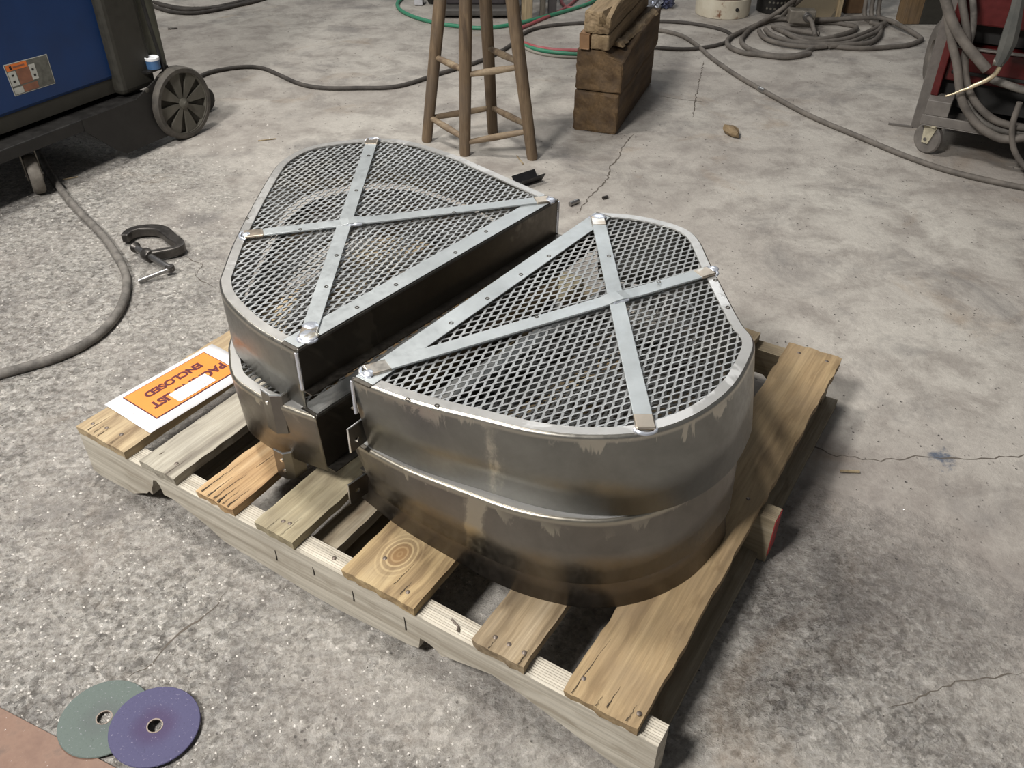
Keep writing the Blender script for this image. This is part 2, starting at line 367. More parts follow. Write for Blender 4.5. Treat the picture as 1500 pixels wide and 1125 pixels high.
def guard(name, label, group, P, s, top, zt, bot, zb, bd, straps, skirtmat, mesh_on=True, low=False, lat=rad(-4), marks=()):
    """top/bot = (ox, oy, angle, scale_a, scale_b). Local frame of the empty: x from sharp corner to sharp corner, z=0 at the top face."""
    ox, oy, ang, ka, kb = top
    T = empty(name, (ox, oy, zt), ang); tag(T, label, 'guard', group)
    P0 = smooth_outline(P)
    PT = [Vector((p.x*ka, p.y*kb)) for p in P0]
    # bottom outline in the local frame
    bx, by, ba, la, lb = bot; ca, sa = math.cos(ang), math.sin(ang); PB = []
    for p in P0:
        a, b = p.x*la, p.y*lb*s
        X = bx+a*math.cos(ba)-b*math.sin(ba); Y = by+a*math.sin(ba)+b*math.cos(ba)
        dx, dy = X-ox, Y-oy; PB.append(Vector((dx*ca+dy*sa, s*(-dx*sa+dy*ca))))
    nrm = normals(PT); nb = normals(PB); H = zt-zb; n = len(PT)
    def V(p, z): return Vector((p.x, s*p.y, z))
    # skirt: bottom -> top -> rounded edge inwards
    r = .006; prof = [(0, -H, 1.0), (0, -H*.5, .5)]
    for k in range(6):
        a = k/5*PI/2; prof.append((r*(1-math.cos(a)), -r+r*math.sin(a), 0.0))
    vs_, fs = [], []; m = len(prof)
    for i in range(n):
        for off, z, f in prof:
            base = PT[i].lerp(PB[i], f); q = base+nrm[i]*off; vs_.append(V(q, z))
    fs = [(i*m+j, (i+1)*m+j, (i+1)*m+j+1, i*m+j+1) for i in range(n-1) for j in range(m-1)]
    if s > 0: fs = [f[::-1] for f in fs]
    me = mesh('skirt', vs_, fs); sk = link('skirt', me, skirtmat, T, smooth=True)
    md = sk.modifiers.new('thick', 'SOLIDIFY'); md.thickness = .0025; md.offset = -1 if True else 0
    # rim: flat flange on top of the curved side
    wv = .021; AB = .037
    inner = []
    for i in range(n):
        q = PT[i]+nrm[i]*wv; inner.append(Vector((q.x, max(q.y, AB))))
    outer = [Vector(((PT[i]+nrm[i]*(r-.0012)).x, max((PT[i]+nrm[i]*(r-.0012)).y, 0.0))) for i in range(n)]
    mb = MB(); vv = []
    for i in range(n): vv += [V(outer[i], .0005), V(inner[i], .0005), V(inner[i], -.0025), V(outer[i], -.0025)]
    ff = [(4*i+a, 4*i+b, 4*i+4+b, 4*i+4+a) for i in range(n-1) for a, b in ((0, 1), (1, 2), (2, 3), (3, 0))]
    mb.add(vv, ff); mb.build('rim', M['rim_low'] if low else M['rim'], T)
    # back angle: face strip, upright plate, bottom flange
    L = PT[-1].x
    pr = [(AB, .0006), (.004, .0006), (.0012, -.0006), (0, -.004), (0, -bd), (-.020, -bd), (-.020, -bd-.0025), (.0025, -bd-.0025), (.0025, -.003), (AB, -.002)]
    mb = MB(); vv = []
    sk0 = (PB[0]-PT[0])*(bd/H); sk1 = (PB[-1]-PT[-1])*(bd/H)
    for e, x in enumerate((.001, L-.001)):
        for y, z in pr:
            sh = (sk0, sk1)[e]*(max(0, -z)/bd if bd else 0); vv.append(V(Vector((x+sh.x, y+sh.y)), z))
    k = len(pr); mb.add(vv, [(i, (i+1) % k, k+(i+1) % k, k+i) for i in range(k)]+[tuple(range(k))[::-1], tuple(range(k, 2*k))])
    bp = mb.build('back_plate', M['dark'], T)
    mb = MB(); mb.box(.008, L-.008, s*.003 if s > 0 else -AB-.002, AB+.002 if s > 0 else -.003, .0007, .0022)
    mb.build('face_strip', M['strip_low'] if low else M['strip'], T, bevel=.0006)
    # expanded metal
    if mesh_on:
        LW, SW = .0335, .0140; ca2, sa2 = math.cos(lat*s*1), math.sin(lat*s*1)
        clip = []
        for i in range(n):
            q = PT[i]+nrm[i]*.010; clip.append((q.x, max(q.y, .010)))
        mb = MB(); hw = .00180; N = int(.9/SW*2)
        for r_ in range(-20, N):
            for c_ in range(-20, 30):
                u0 = (c_+(.5 if r_ % 2 else 0))*LW; v0 = r_*SW*.5
                for sg in (1, -1):
                    # strand from knuckle (u0,v0) to (u0+LW/2, v0+-SW/2)
                    path = [(u0-.0028, v0), (u0+.0030, v0+sg*.0007), (u0+LW*.27, v0+sg*SW*.27), (u0+LW/2-.0028, v0+sg*(SW*.5-.0004))]
                    X = [(a*ca2-b*sa2, a*sa2+b*ca2) for a, b in path]
                    if not (inpoly(*X[0], clip) and inpoly(*X[-1], clip)): continue
                    vv = []
                    for j, (a, b) in enumerate(X):
                        a2, b2 = X[min(j+1, 3)]; a1, b1 = X[max(j-1, 0)]; tx, ty = a2-a1, b2-b1; l = math.hypot(tx, ty); nx, ny = -ty/l*hw, tx/l*hw
                        zc = -.0045; tz = .00035*sg
                        vv += [V(Vector((a+nx, b+ny)), zc+tz+.0007), V(Vector((a-nx, b-ny)), zc-tz+.0007), V(Vector((a-nx, b-ny)), zc-tz-.0007), V(Vector((a+nx, b+ny)), zc+tz-.0007)]
                    mb.add(vv, [(4*j+a, 4*j+b, 4*j+4+b, 4*j+4+a) for j in range(3) for a, b in ((0, 1), (1, 2), (2, 3), (3, 0))])
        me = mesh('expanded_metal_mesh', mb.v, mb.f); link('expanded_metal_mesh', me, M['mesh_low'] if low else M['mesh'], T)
    # straps across
    W2L = Matrix.Translation((ox, oy, zt)) @ Matrix.Rotation(ang, 4, 'Z'); W2L.invert()
    for si, (pa, pb, hump) in enumerate(straps):
        A = W2L @ at(*pa, zt+.002); B = W2L @ at(*pb, zt+.002); d = (B-A); Lg = d.length; d.normalize(); sd = Vector((-d.y, d.x, 0))
        mb = MB(); vv = []; K = 40; z0 = .0022
        for i in range(K+1):
            f = i/K; c = A+d*(Lg*f); h = z0
            if hump: h += .0042*math.exp(-((f-hump)/.028)**2)
            taper = STRAPW/2*(1 if .02 < f < .98 else .75)
            for dy, dz in ((-1, 0), (1, 0), (1, .0035), (-1, .0035)): vv.append(Vector((c.x, c.y, 0))+sd*dy*taper+Vector((0, 0, h+dz-.0)))
        mb.add(vv, [(4*j+a, 4*j+b, 4*j+4+b, 4*j+4+a) for j in range(K) for a, b in ((0, 1), (1, 2), (2, 3), (3, 0))]+[(3, 2, 1, 0), (4*K, 4*K+1, 4*K+2, 4*K+3)])
        mb.build('strap', M['strip'], T, bevel=.0006)
        # ground, heat-stained ends and the welded crossing
        for f, ln in ((.0, .035), (1.0, .03)):
            c = A+d*(Lg*f); sgn = 1 if f < .5 else -1
            e = MB(); e.box(-.002, ln, -STRAPW/2-.0008, STRAPW/2+.0008, .0015, .0064, frame((c.x, c.y, 0), d*sgn, sd*sgn, (0, 0, 1)))
            e.build('strap_end', M['heat'], T, bevel=.002, seg=3)
            wb = MB(); pts = []
            for j in range(13):
                a = PI/2+PI*j/12; pts.append(Vector((c.x, c.y, .0015))+(d*sgn)*(math.cos(a)*.011+.001)+(sd*sgn)*math.sin(a)*.0155+Vector((0, 0, .0012*random.random())))
            wb.tube(pts, [.0022+.0012*random.random() for _ in pts], 8); wb.build('weld_bead', M['weld'], T, smooth=True)
        if hump:
            c = A+d*(Lg*hump)
            for q in (-1, 1):
                wb = MB(); pts = [Vector((c.x, c.y, .0045))+sd*q*(STRAPW/2+.001)+d*(x*.001) for x in range(-15, 16, 3)]
                wb.tube(pts, [.0018+.0012*random.random() for _ in pts], 8); wb.build('weld_bead', M['weld'], T, smooth=True)
    # little spot marks
    if marks:
        mb = MB()
        for u, v, dz in marks:
            c = W2L @ at(u, v, zt+dz); mb.ring([(.0022, 0), (.0040, 0), (.0036, .0008), (.0026, .0008)], 12, Matrix.Translation((c.x, c.y, dz)))
        o = mb.build('spot_mark', M['dark'], T); tag(o, kind='stuff')
    T['_s'] = s
    return T, PT, PB, nrm
def corner_bead(T, s, x, y, z0, z1):
    mb = MB(); mb.tube([(x, s*y, z) for z in [z0+(z1-z0)*i/8 for i in range(9)]], [.0028+.0008*random.random() for _ in range(9)], 8)
    mb.build('weld_bead', M['weld'], T, smooth=True)

# right stack
RG = 'mesh fronted guards of the right stack'
zR = (.42, .28)
G, PT, PB, nr = guard('mesh_guard', 'top steel guard of the right stack, expanded mesh face with crossed straps', None, RPT, -1,
    (-.242, 1.037, .946, 1, 1), .42, (-.229, 1.044, .915, .96, 1.02), .279, .068,
    [((538, 545), (1041, 398), .69), ((875, 320), (946, 629), 0)], M['skirt'],
    marks=[(597, 585, .0008), (640, 594, .0008), (964, 459, .006), (1017, 497, .001), (892, 375, .006), (965, 413, .009), (786, 464, .006), (763, 402, .0025), (714, 437, .0025), (661, 473, .0025), (804, 375, .0025), (1048, 410, .001), (1066, 450, .001)])
corner_bead(G, -1, .001, .001, -.066, -.004); corner_bead(G, -1, .697, .001, -.066, -.004)
def ang_of(a): return a
def tab(T, s, x0, x1, y, z1, z0, hole, PBoff=0.0, mat=None):
    """flat lug parallel to the back plate, with a punched hole"""
    mb = MB(); n = 14; hr = .0048; hx, hz = hole
    # plate as ring of quads round the hole
    P = [(x0, z0), (x1, z0), (x1, z1), (x0, z1)]
    out = []; circ = []
    for k in range(16):
        a = 2*PI*k/16; ca, sa = math.cos(a), math.sin(a)
        circ.append((hx+hr*ca, hz+hr*sa))
        tx = ((x1-hx)/ca if ca > 0 else (x0-hx)/ca) if abs(ca) > 1e-6 else 1e9
        tz = ((z1-hz)/sa if sa > 0 else (z0-hz)/sa) if abs(sa) > 1e-6 else 1e9
        q = min(tx, tz); out.append([hx+q*ca, hz+q*sa])
    for cx, cz in P:   # snap nearest ray to each corner
        i = min(range(16), key=lambda i: (out[i][0]-cx)**2+(out[i][1]-cz)**2); out[i] = [cx, cz]
    vv = []
    for yy in (y, y-.003):
        vv += [(a, s*yy, b) for a, b in out]+[(a, s*yy, b) for a, b in circ]
    f = []
    for k in range(16):
        l = (k+1) % 16
        f += [(k, l, 16+l, 16+k), (32+k, 48+k, 48+l, 32+l), (k, 32+k, 32+l, l), (16+k, 16+l, 48+l, 48+k)]
    mb.add(vv, f); o = mb.build('mounting_lug', mat or M['dark'], T)
    e = MB(); e.tube([(x1, s*(y-.0015), z1), (x0, s*(y-.0015), z1), (x0, s*(y-.0015), z0)], .0016, 6); e.build('lug_edge', M['edge'], o)
    return o
tab(G, -1, -.018, .022, -.0005, -.088, -.135, (-.003, -.118))
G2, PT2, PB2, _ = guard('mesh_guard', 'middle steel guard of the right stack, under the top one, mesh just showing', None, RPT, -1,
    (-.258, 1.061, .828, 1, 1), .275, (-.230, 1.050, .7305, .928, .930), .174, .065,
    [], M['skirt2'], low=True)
tab(G2, -1, -.020, .022, -.0005, -.085, -.128, (-.003, -.108))
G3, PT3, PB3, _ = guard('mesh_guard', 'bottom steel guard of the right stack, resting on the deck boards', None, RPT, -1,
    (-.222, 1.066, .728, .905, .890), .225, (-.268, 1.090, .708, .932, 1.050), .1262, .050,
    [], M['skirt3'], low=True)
tab(G3, -1, -.006, .034, .001, -.062, -.105, (.010, -.090))
# left stack
GL, PTL, PBL, _ = guard('mesh_guard', 'top steel guard of the left stack, mesh face with crossed flat straps', None, LPT, 1,
    (-.338, 1.107, rad(51.9), 1, 1), .42, (-.338, 1.109, rad(51.9), 1.0, 1.0), .305, .078,
    [((359, 345), (804, 293), .34), ((546, 205), (450, 497), 0)], M['skirt'],
    marks=[(540, 228, .006), (522, 279, .006), (493, 374, .006), (478, 420, .006), (440, 336, .006), (665, 311, .006), (580, 417, .0025), (523, 450, .0025), (667, 370, .0025), (712, 339, .0025), (396, 495, .001), (362, 320, .001)])
corner_bead(GL, 1, .001, .001, -.076, -.004); corner_bead(GL, 1, .700, .001, -.076, -.004)
def weld_pool(T, u, v, rr_):
    c = T.matrix_basis.inverted() @ at(u, v, T.location.z+.004); rn = random.Random(int(u)); bm = bmesh.new(); bmesh.ops.create_uvsphere(bm, u_segments=20, v_segments=10, radius=1)
    for v_ in bm.verts:
        k_ = rn.uniform(.94, 1.05); v_.co = Vector((c.x+v_.co.x*rr_*k_, c.y+v_.co.y*rr_*k_, .0045+v_.co.z*.0032*k_))
    me = bpy.data.meshes.new('weld_pool'); bm.to_mesh(me); bm.free(); link('weld_pool', me, M['weld'], T, smooth=True)
weld_pool(GL, 452, 492, .017); weld_pool(GL, 455, 478, .014); weld_pool(G, 877, 318, .015); weld_pool(G, 1046, 394, .009); weld_pool(GL, 806, 293, .011); weld_pool(GL, 361, 344, .009); weld_pool(GL, 545, 204, .009); weld_pool(G, 540, 547, .009)
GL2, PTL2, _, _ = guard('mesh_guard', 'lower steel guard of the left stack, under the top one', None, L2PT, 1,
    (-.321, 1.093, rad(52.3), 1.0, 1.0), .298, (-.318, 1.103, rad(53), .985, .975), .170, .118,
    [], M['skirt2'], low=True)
def corner_bracket(T, pts, z0, z1, holes):
    """bent angle bracket wrapping the corner of a guard; pts in world xy"""
    iv = T.matrix_basis.inverted(); q = [iv @ Vector((x, y, 0)) for x, y in pts]
    lz0, lz1 = z0-T.location.z, z1-T.location.z
    vv = [(p.x, p.y, z) for p in q for z in (lz0, lz1)]
    me = mesh('corner_bracket', vv, [(2*i, 2*i+2, 2*i+3, 2*i+1) for i in range(len(q)-1)])
    o = link('corner_bracket', me, M['skirt2'], T)
    md = o.modifiers.new('t', 'SOLIDIFY'); md.thickness = .003; md.offset = 0
    mb = MB(); mb.tube([(p.x, p.y, lz1+.0008) for p in q], .0021, 6); mb.build('bracket_edge', M['edge'], o)
    for i, f, z in holes:
        p = q[i].lerp(q[i+1], f); d = (q[i+1]-q[i]).normalized(); nn = Vector((d.y, -d.x, 0))
        mb = MB(); mb.lathe([(.0034, -.0026), (.0034, .0026)], 14, rot_to(nn, (p.x, p.y, z-T.location.z))); mb.build('hole_plug', M['edge'], o)
cb = [at(383, 570, .316), at(396, 579, .316), at(412, 579, .316), at(424, 571, .316), at(436, 565, .316)]
corner_bracket(GL, [(p.x, p.y-.002) for p in cb], .235, .316, [(0, .5, .296)])
cb2 = [at(401, 658, .186), at(414, 665, .186), at(426, 663, .186), at(443, 652, .186)]
corner_bracket(GL2, [(p.x, p.y) for p in cb2], .1262, .186, [(0, .8, .170), (0, .9, .146)])

# ------------------------------------------------------------------ pallet
PY = -.5532576; PO = Vector((-.83778, 1.27589, 0)); PAL = empty('pallet', PO, PY)
tag(PAL, 'weathered timber pallet carrying the steel guards', 'pallet')
WP = 1.016
def board(name, s0, s1, t0, t1, z0, z1, mat, axis='Y', seed=1, worn=.6, label=None, extra=None, par=None):
    """a plank with its own mesh; long sides slightly wavy, front end ragged"""
    rnd = random.Random(seed); bm = bmesh.new(); W = s1-s0; Lg = t1-t0
    if axis == 'Y': nx, ny = max(6, int(W/.011)), 44
    else: nx, ny = 60, 6
    def X(i, j):
        a, b = i/nx, j/ny; x = s0+W*a; y = t0+Lg*b
        if axis == 'Y':
            if i == 0 or i == nx: x += (rnd.random()-.5)*.0022*worn
            if j == 0 or j == ny: y += (rnd.random()-.5)*.0022*worn
        else:
            if j == 0 or j == ny: y += (rnd.random()-.5)*.001
        return x, y
    top = {}; 
    for i in range(nx+1):
        for j in range(ny+1):
            x, y = X(i, j); z = z1+(rnd.random()-.5)*.0006
            if j in (0, ny) or i in (0, nx): z -= .0008*worn+rnd.random()*.0010*worn
            top[i, j] = bm.verts.new((x, y, z))
    bot = {}
    for i in range(nx+1):
        for j in range(ny+1):
            if i in (0, nx) or j in (0, ny):
                c = top[i, j].co; bot[i, j] = bm.verts.new((c.x+(.0008 if i == 0 else 0), c.y+(rnd.random()*.003*worn if j == 0 else 0), z0))
    for i in range(nx):
        for j in range(ny): bm.faces.new((top[i, j], top[i+1, j], top[i+1, j+1], top[i, j+1]))
    loop = [(i, 0) for i in range(nx)]+[(nx, j) for j in range(ny)]+[(i, ny) for i in range(nx, 0, -1)]+[(0, j) for j in range(ny, 0, -1)]
    for a, b in zip(loop, loop[1:]+loop[:1]): bm.faces.new((top[a], bot[a], bot[b], top[b]))
    bm.faces.new([bot[k] for k in loop][::-1])
    bmesh.ops.recalc_face_normals(bm, faces=bm.faces)
    # own origin at the near left corner
    for v in bm.verts: v.co -= Vector((s0, t0, z0))
    me = bpy.data.meshes.new(name); bm.to_mesh(me); bm.free()
    o = link(name, me, mat, par or PAL, loc=(s0, t0, z0))
    if label: o['label'] = label
    return o
def nail(parent, x, y, z, r=.0038, mat=None):
    mb = MB(); mb.lathe([(r, -.004), (r, .0004), (r*.7, .0012), (0, .0013)], 12, Matrix.Translation((x, y, z)))
    return mb.build('nail_head', mat or M['nail'], parent, smooth=True)
M['nail'] = plain('nail_steel', (.16, .13, .11), .5, .6)
WD = [  # s0, s1, material, label, nails
 (.003, .143, wood('wood_a', (.62, .49, .31), (.50, .38, .23), (.25, .17, .10), 1.1), 'wide pale tan deck board under the packing list', [(.022, .022), (.055, .028), (.095, .03)]),
 (.185, .276, wood('wood_b', (.56, .52, .43), (.46, .42, .34), (.24, .21, .17), 2.3), 'narrow bleached grey deck board', [(.065, .03)]),
 (.331, .422, wood('wood_c', (.66, .47, .27), (.56, .37, .19), (.30, .17, .08), 3.7, across=95), 'narrow orange deck board with split end', []),
 (.474, .562, wood('wood_d', (.50, .44, .30), (.40, .34, .22), (.20, .16, .10), 4.2), 'narrow greenish grey deck board', [(.042, .028), (.055, .03)]),
 (.668, .812, wood('wood_e', (.60, .46, .26), (.47, .34, .18), (.20, .13, .07), 5.9, knots=[(.060, .075, .030)]), 'wide deck board with a big knot', [(.045, .055), (.118, .02)]),
 (.919, 1.008, wood('wood_f', (.50, .40, .27), (.38, .29, .18), (.17, .12, .07), 6.4), 'narrow brown deck board with three nails', [(.028, .022), (.052, .022), (.078, .022)]),
 (1.075, 1.190, wood('wood_g', (.50, .37, .21), (.42, .30, .165), (.24, .16, .085), 8.8, across=60), 'long wide brown deck board at the open end', [(.016, .03), (.106, .022)]),
]
BOARDS = []
for k, (a, b, m, lb, nl) in enumerate(WD):
    o = board('deck_board', a, b, -.003, WP, .1065, .1258, m, seed=k+3, worn=1.6 if k in (2, 6) else 1.0, label=lb)
    BOARDS.append(o)
    for x, y in nl: nail(o, x, y, .0193)
    for x in (.03, (b-a)-.025): nail(o, x, WP-.03, .0193); nail(o, x, .5, .0193)
msp = plain('split_dark', (.05, .035, .022), .95)
def split(parent, x, y0, ln, w_, seed):
    rn = random.Random(seed); n = 7; vv = []
    for i in range(n+1):
        f = i/n; ww = w_*(1-f)*rn.uniform(.3, .8)+.0001; xx = x+rn.uniform(-.0012, .0012)+ln*.05*f; y = y0+ln*f
        vv += [(xx-ww, y, .0198), (xx+ww, y, .0198), (xx, y, .0150)]
    me = mesh('split', vv, [(3*i, 3*i+1, 3*i+4, 3*i+3) for i in range(n)]); link('split', me, msp, parent)
for (bi_, L_) in ((0, [(.03, .004, .05, .0012), (.045, .006, .03, .001), (.06, .002, .035, .0013), (.098, .002, .02, .001)]), (2, [(.012, .004, .09, .0016), (.030, .0, .06, .0022), (.044, .004, .075, .0016), (.056, .0, .05, .0026), (.066, .002, .04, .0014), (.078, .001, .055, .0016), (.05, .10, .25, .0007)]),
                  (6, [(.012, .0, .11, .0012), (.064, .006, .04, .0014), (.096, .002, .03, .001), (.05, .0, .02, .001)]), (5, [(.03, .0, .02, .001), (.080, .0, .03, .0012)]), (3, [(.03, .0, .03, .0008), (.06, .0, .05, .0008)]), (1, [(.02, .03, .012, .0016), (.07, .0, .06, .0007)]), (4, [(.11, .01, .03, .0012), (.09, .02, .05, .0008)])):
    for j, a_ in enumerate(L_): split(BOARDS[bi_], *a_, bi_*10+j)
M['str'] = wood('stringer_wood', (.70, .65, .55), (.58, .53, .44), (.33, .28, .21), 11, axis='X', along=1.3, across=60, dim=.82)
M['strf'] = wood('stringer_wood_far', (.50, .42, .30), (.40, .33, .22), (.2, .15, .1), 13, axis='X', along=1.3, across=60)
notch = [(0, .006), (.02, .002), (.12, .004), (.155, .024), (.168, .030), (.176, .040), (.186, .036), (.190, .055), (.197, .066), (.203, .082), (.212, .086), (.219, .078), (.224, .055), (.245, .057), (.262, .054), (.29, .046), (.331, .034), (.370, .014), (.401, .012), (.474, .009), (.57, .003), (.647, .003), (.737, .011), (.793, .016),
         (.812, .022), (.817, .051), (.835, .049), (.849, .043), (.857, .034), (.87, .040), (.952, .060), (1.0, .052), (1.077, .031), (1.118, .018), (1.169, .003), (1.22, .003)]
def stringer(t0, mat, prof, label=None, ridged=True, zb=.0):
    """side profile with the fork notches cut out, extruded across; the top face carries raised growth ridges"""
    mb = MB(); th = .038; n = len(prof); zt = .1065
    k = 9 if ridged else 1
    cols = []
    for i, (s_, z) in enumerate(prof):
        row = []
        for j in range(k*2+1):
            f = j/(k*2); row.append(Vector((s_, th*f, zt-(.0016 if j % 2 and ridged else 0)-(.0014 if j in (0, k*2) else 0))))
        cols.append(row)
    vv = []; m = k*2+1
    for i, (s_, z) in enumerate(prof): vv += cols[i]+[Vector((s_, 0, z)), Vector((s_, th, z))]
    w_ = m+2; f = []
    for i in range(n-1):
        a, b = i*w_, (i+1)*w_
        for j in range(m-1): f.append((a+j, b+j, b+j+1, a+j+1))
        f += [(a+m, b+m, b, a), (a+m-1, b+m-1, b+m+1, a+m+1), (a+m, a+m+1, b+m+1, b+m)]
    for i in (0, n-1):
        a = i*w_; f.append(tuple([a+j for j in range(m)]+[a+m+1, a+m]))
    mb.add(vv, f); o = mb.build('stringer', mat, PAL, loc=(0, t0, 0)); 
    if label: o['label'] = label
    return o
st = stringer(0, M['str'], notch, 'near stringer, grey with broken fork notches')
plainp = [(0, .003), (.15, .003), (.16, .03), (.18, .045), (.36, .045), (.38, .03), (.39, .003), (.83, .003), (.84, .03), (.86, .045), (1.04, .045), (1.06, .03), (1.07, .003), (1.22, .003)]
stringer(.489, M['strf'], plainp, None); stringer(.978, M['strf'], plainp[:-1]+[(1.178, .003)], None)
# cracks (nail splits) down the near stringer face, as thin slivers
mcr = plain('dark_split', (.02, .016, .012), .9)
for (u, v0, v1) in [(405, 806, 820), (460, 831, 842), (518, 865, 880), (594, 904, 922)]:
    iv = PAL.matrix_basis.inverted()
    N_ = Vector((.52546, .85082, 0)); a = iv @ onplane(u-2, v0, PO, N_); b = iv @ onplane(u+1, v1, PO, N_)
    mb = MB(); mb.tube([(a.x, -.0005, a.z), ((a.x+b.x)/2+.0008, -.0006, (a.z+b.z)/2), (b.x, -.0005, b.z)], [.0006, .0010, .0014], 6); mb.build('nail_split', mcr, st, smooth=True, loc=(0, 0, 0))
nail(st, .63, .02, .107); 
mb = MB(); mb.tube([(.865, .022, .1075), (.882, .016, .1085), (.886, .008, .110)], [.0016, .0016, .0022], 8); mb.build('bent_nail', M['nail'], st)
# lower boards seen through the gaps
mlo = wood('wood_lower', (.46, .40, .30), (.36, .30, .21), (.2, .15, .1), 21)
mlo2 = wood('wood_lower_grey', (.48, .44, .36), (.40, .36, .29), (.22, .19, .15), 24)
board('bottom_board', .075, .215, .045, WP, -.0005+.0015, .017, mlo2, seed=31)
board('bottom_board', .50, .61, .045, WP, .001, .017, mlo, seed=32)
board('bottom_board', 1.10, 1.205, .045, WP, .001, .017, mlo, seed=33)
# a second layer board lies under the gap by the wide board (grey, level with the stringer foot)
board('inner_board', .150, .215, .045, .48, .055, .078, mlo2, seed=35)
board('inner_board', .548, .600, .045, .48, .055, .078, mlo, seed=36)
mred = plain('red_paint', (.32, .03, .03), .6)
mb = MB(); mb.box(1.2195, 1.2215, .489, .527, .02, .104); mb.build('painted_end', mred, PAL)

# ------------------------------------------------------------------ packing list
EL = empty('packing_list_envelope', PO+Matrix.Rotation(PY, 3, 'Z') @ Vector((-.004, .068, .1268)), PY-rad(4.2))
tag(EL, 'white and orange packing list envelope on the end deck board', 'envelope')
mwh = plain('white_paper', (.72, .71, .72), .55, spread=.03); mor = plain('orange_print', (.74, .235, .03), .45, spread=.06, scale=25)
mbd = plain('maroon_ink', (.085, .006, .014), .6); msk = plain('sticker_white', (.70, .68, .64), .5, spread=.03); mgr = plain('grey_ink', (.45, .44, .45), .6)
n_ = 14; vv = []; 
for i in range(n_+1):
    for j in range(5): vv.append((.148*j/4, .262*i/n_, .0006+.0008*abs(math.sin(i*.9+j))))
top = len(vv); fs = [(i*5+j, i*5+j+1, (i+1)*5+j+1, (i+1)*5+j) for i in range(n_) for j in range(4)]
o = link('paper', mesh('paper', vv, fs), mwh, EL, smooth=True); sd = o.modifiers.new('s', 'SOLIDIFY'); sd.thickness = .0007
mb = MB(); mb.box(.0125, .1225, .033, .231, .0016, .0024); mb.build('border', mbd, EL)
mb = MB(); mb.box(.0145, .1205, .035, .229, .0020, .0028); mb.build('orange_panel', mor, EL)
mb = MB(); mb.box(.024, .120, .0165, .0172, .0012, .0020); mb.build('fold_line', mgr, EL)
def text(body, size, loc, rz, mat, parent, bold=.0, name='lettering', ext=.0002, fit=None, rot=None):
    c = bpy.data.curves.new(name, 'FONT'); c.body = body; c.size = size; c.extrude = ext; c.offset = bold; c.align_x = 'CENTER'; c.align_y = 'CENTER'
    o = bpy.data.objects.new(name, c); COL.objects.link(o)
    bpy.context.view_layer.update()
    me = bpy.data.meshes.new_from_object(o.evaluated_get(bpy.context.evaluated_depsgraph_get())); bpy.data.objects.remove(o)
    if fit:
        xs = [v.co.x for v in me.vertices]; ys = [v.co.y for v in me.vertices]; kx = fit[0]/(max(xs)-min(xs)); ky = fit[1]/(max(ys)-min(ys)); mx = (max(xs)+min(xs))/2; my = (max(ys)+min(ys))/2
        for v in me.vertices: v.co.x = (v.co.x-mx)*kx; v.co.y = (v.co.y-my)*ky
    me.materials.clear()
    r = link(name, me, mat, parent, loc=loc, rot=rot or (0, 0, rz)); return r
text('PACKING LIST', .027, (.084, .138, .0031), -PI/2, mbd, EL, .0013, fit=(.176, .0235))
text('ENCLOSED', .027, (.045, .130, .0031), -PI/2, mbd, EL, .0013, fit=(.134, .0205))
mb = MB(); mb.box(.079, .1165, .092, .181, .0034, .0038); mb.build('sticker', msk, EL)
mb = MB()
for x in (.092, .106):
    y = .098
    while y < .172:
        l = random.uniform(.003, .007); mb.box(x-.002, x+.002*random.random(), y, y+l*.35, .0038, .0040); y += l+.002
o = mb.build('faint_print', mgr, EL); tag(o, kind='stuff')

# ------------------------------------------------------------------ grinding discs and rusty plate
def disc(name, label, cpx, rpx, z, mat, holer=.0112, tilt=(0, 0, 0), r=.064, hub=None):
    c = at(*cpx, z); T = empty(name, (c.x, c.y, z)); T.rotation_euler = tilt; tag(T, label, 'disc')
    mb = MB(); mb.ring([(holer, 0), (r-.001, 0), (r, .0012), (r-.001, .0024), (holer+.018, .0024), (holer+.014, .0018), (holer, .0018)], 72); mb.build('abrasive_body', mat, T, smooth=True)
    mb = MB(); mb.ring([(holer-.0012, -.0004), (holer+.0006, -.0004), (holer+.0006, .0022), (holer-.0012, .0022)], 32); mb.build('bore_ring', M['nail'], T)
    return T
def discmat(name, col, hub):
    t = NT(name); c = t.co(); d = t.new('ShaderNodeVectorMath', operation='LENGTH'); t.L(c, d.inputs[0])
    n = t.noise(c, 300, 5, .7); n2 = t.noise(c, 25, 4, .6)
    dd = t.math('ADD', d.outputs['Value'], t.math('MULTIPLY', t.math('SUBTRACT', n2, .5), .02))
    cc = t.mix(t.ramp(dd, [(.020, .85), (.038, 0.0)]), col, hub)
    cc = t.mix(t.ramp(n, [(.62, 0.0), (.72, .5)]), cc, (.55, .5, .6)); cc = t.mix(t.ramp(n, [(.3, .5), (.42, 0.0)]), cc, tuple(x*.4 for x in col))
    t.set('Base Color', cc); t.set('Roughness', .75); t.set('Normal', t.bump(n, .3, .0008)); return t.m
disc('grinding_disc', 'dusty green grinding disc partly under the purple one', (153, 1052), 0, .0055, discmat('green_disc', (.095, .12, .108), (.085, .10, .095)), tilt=(rad(-1.0), rad(2), 0), r=.0655, holer=.0115)
disc('grinding_disc', 'purple grinding disc lying on the green one', (227, 1064), 0, .0125, discmat('purple_disc', (.062, .058, .125), (.05, .032, .085)), tilt=(rad(2), rad(5.5), 0), r=.0645)
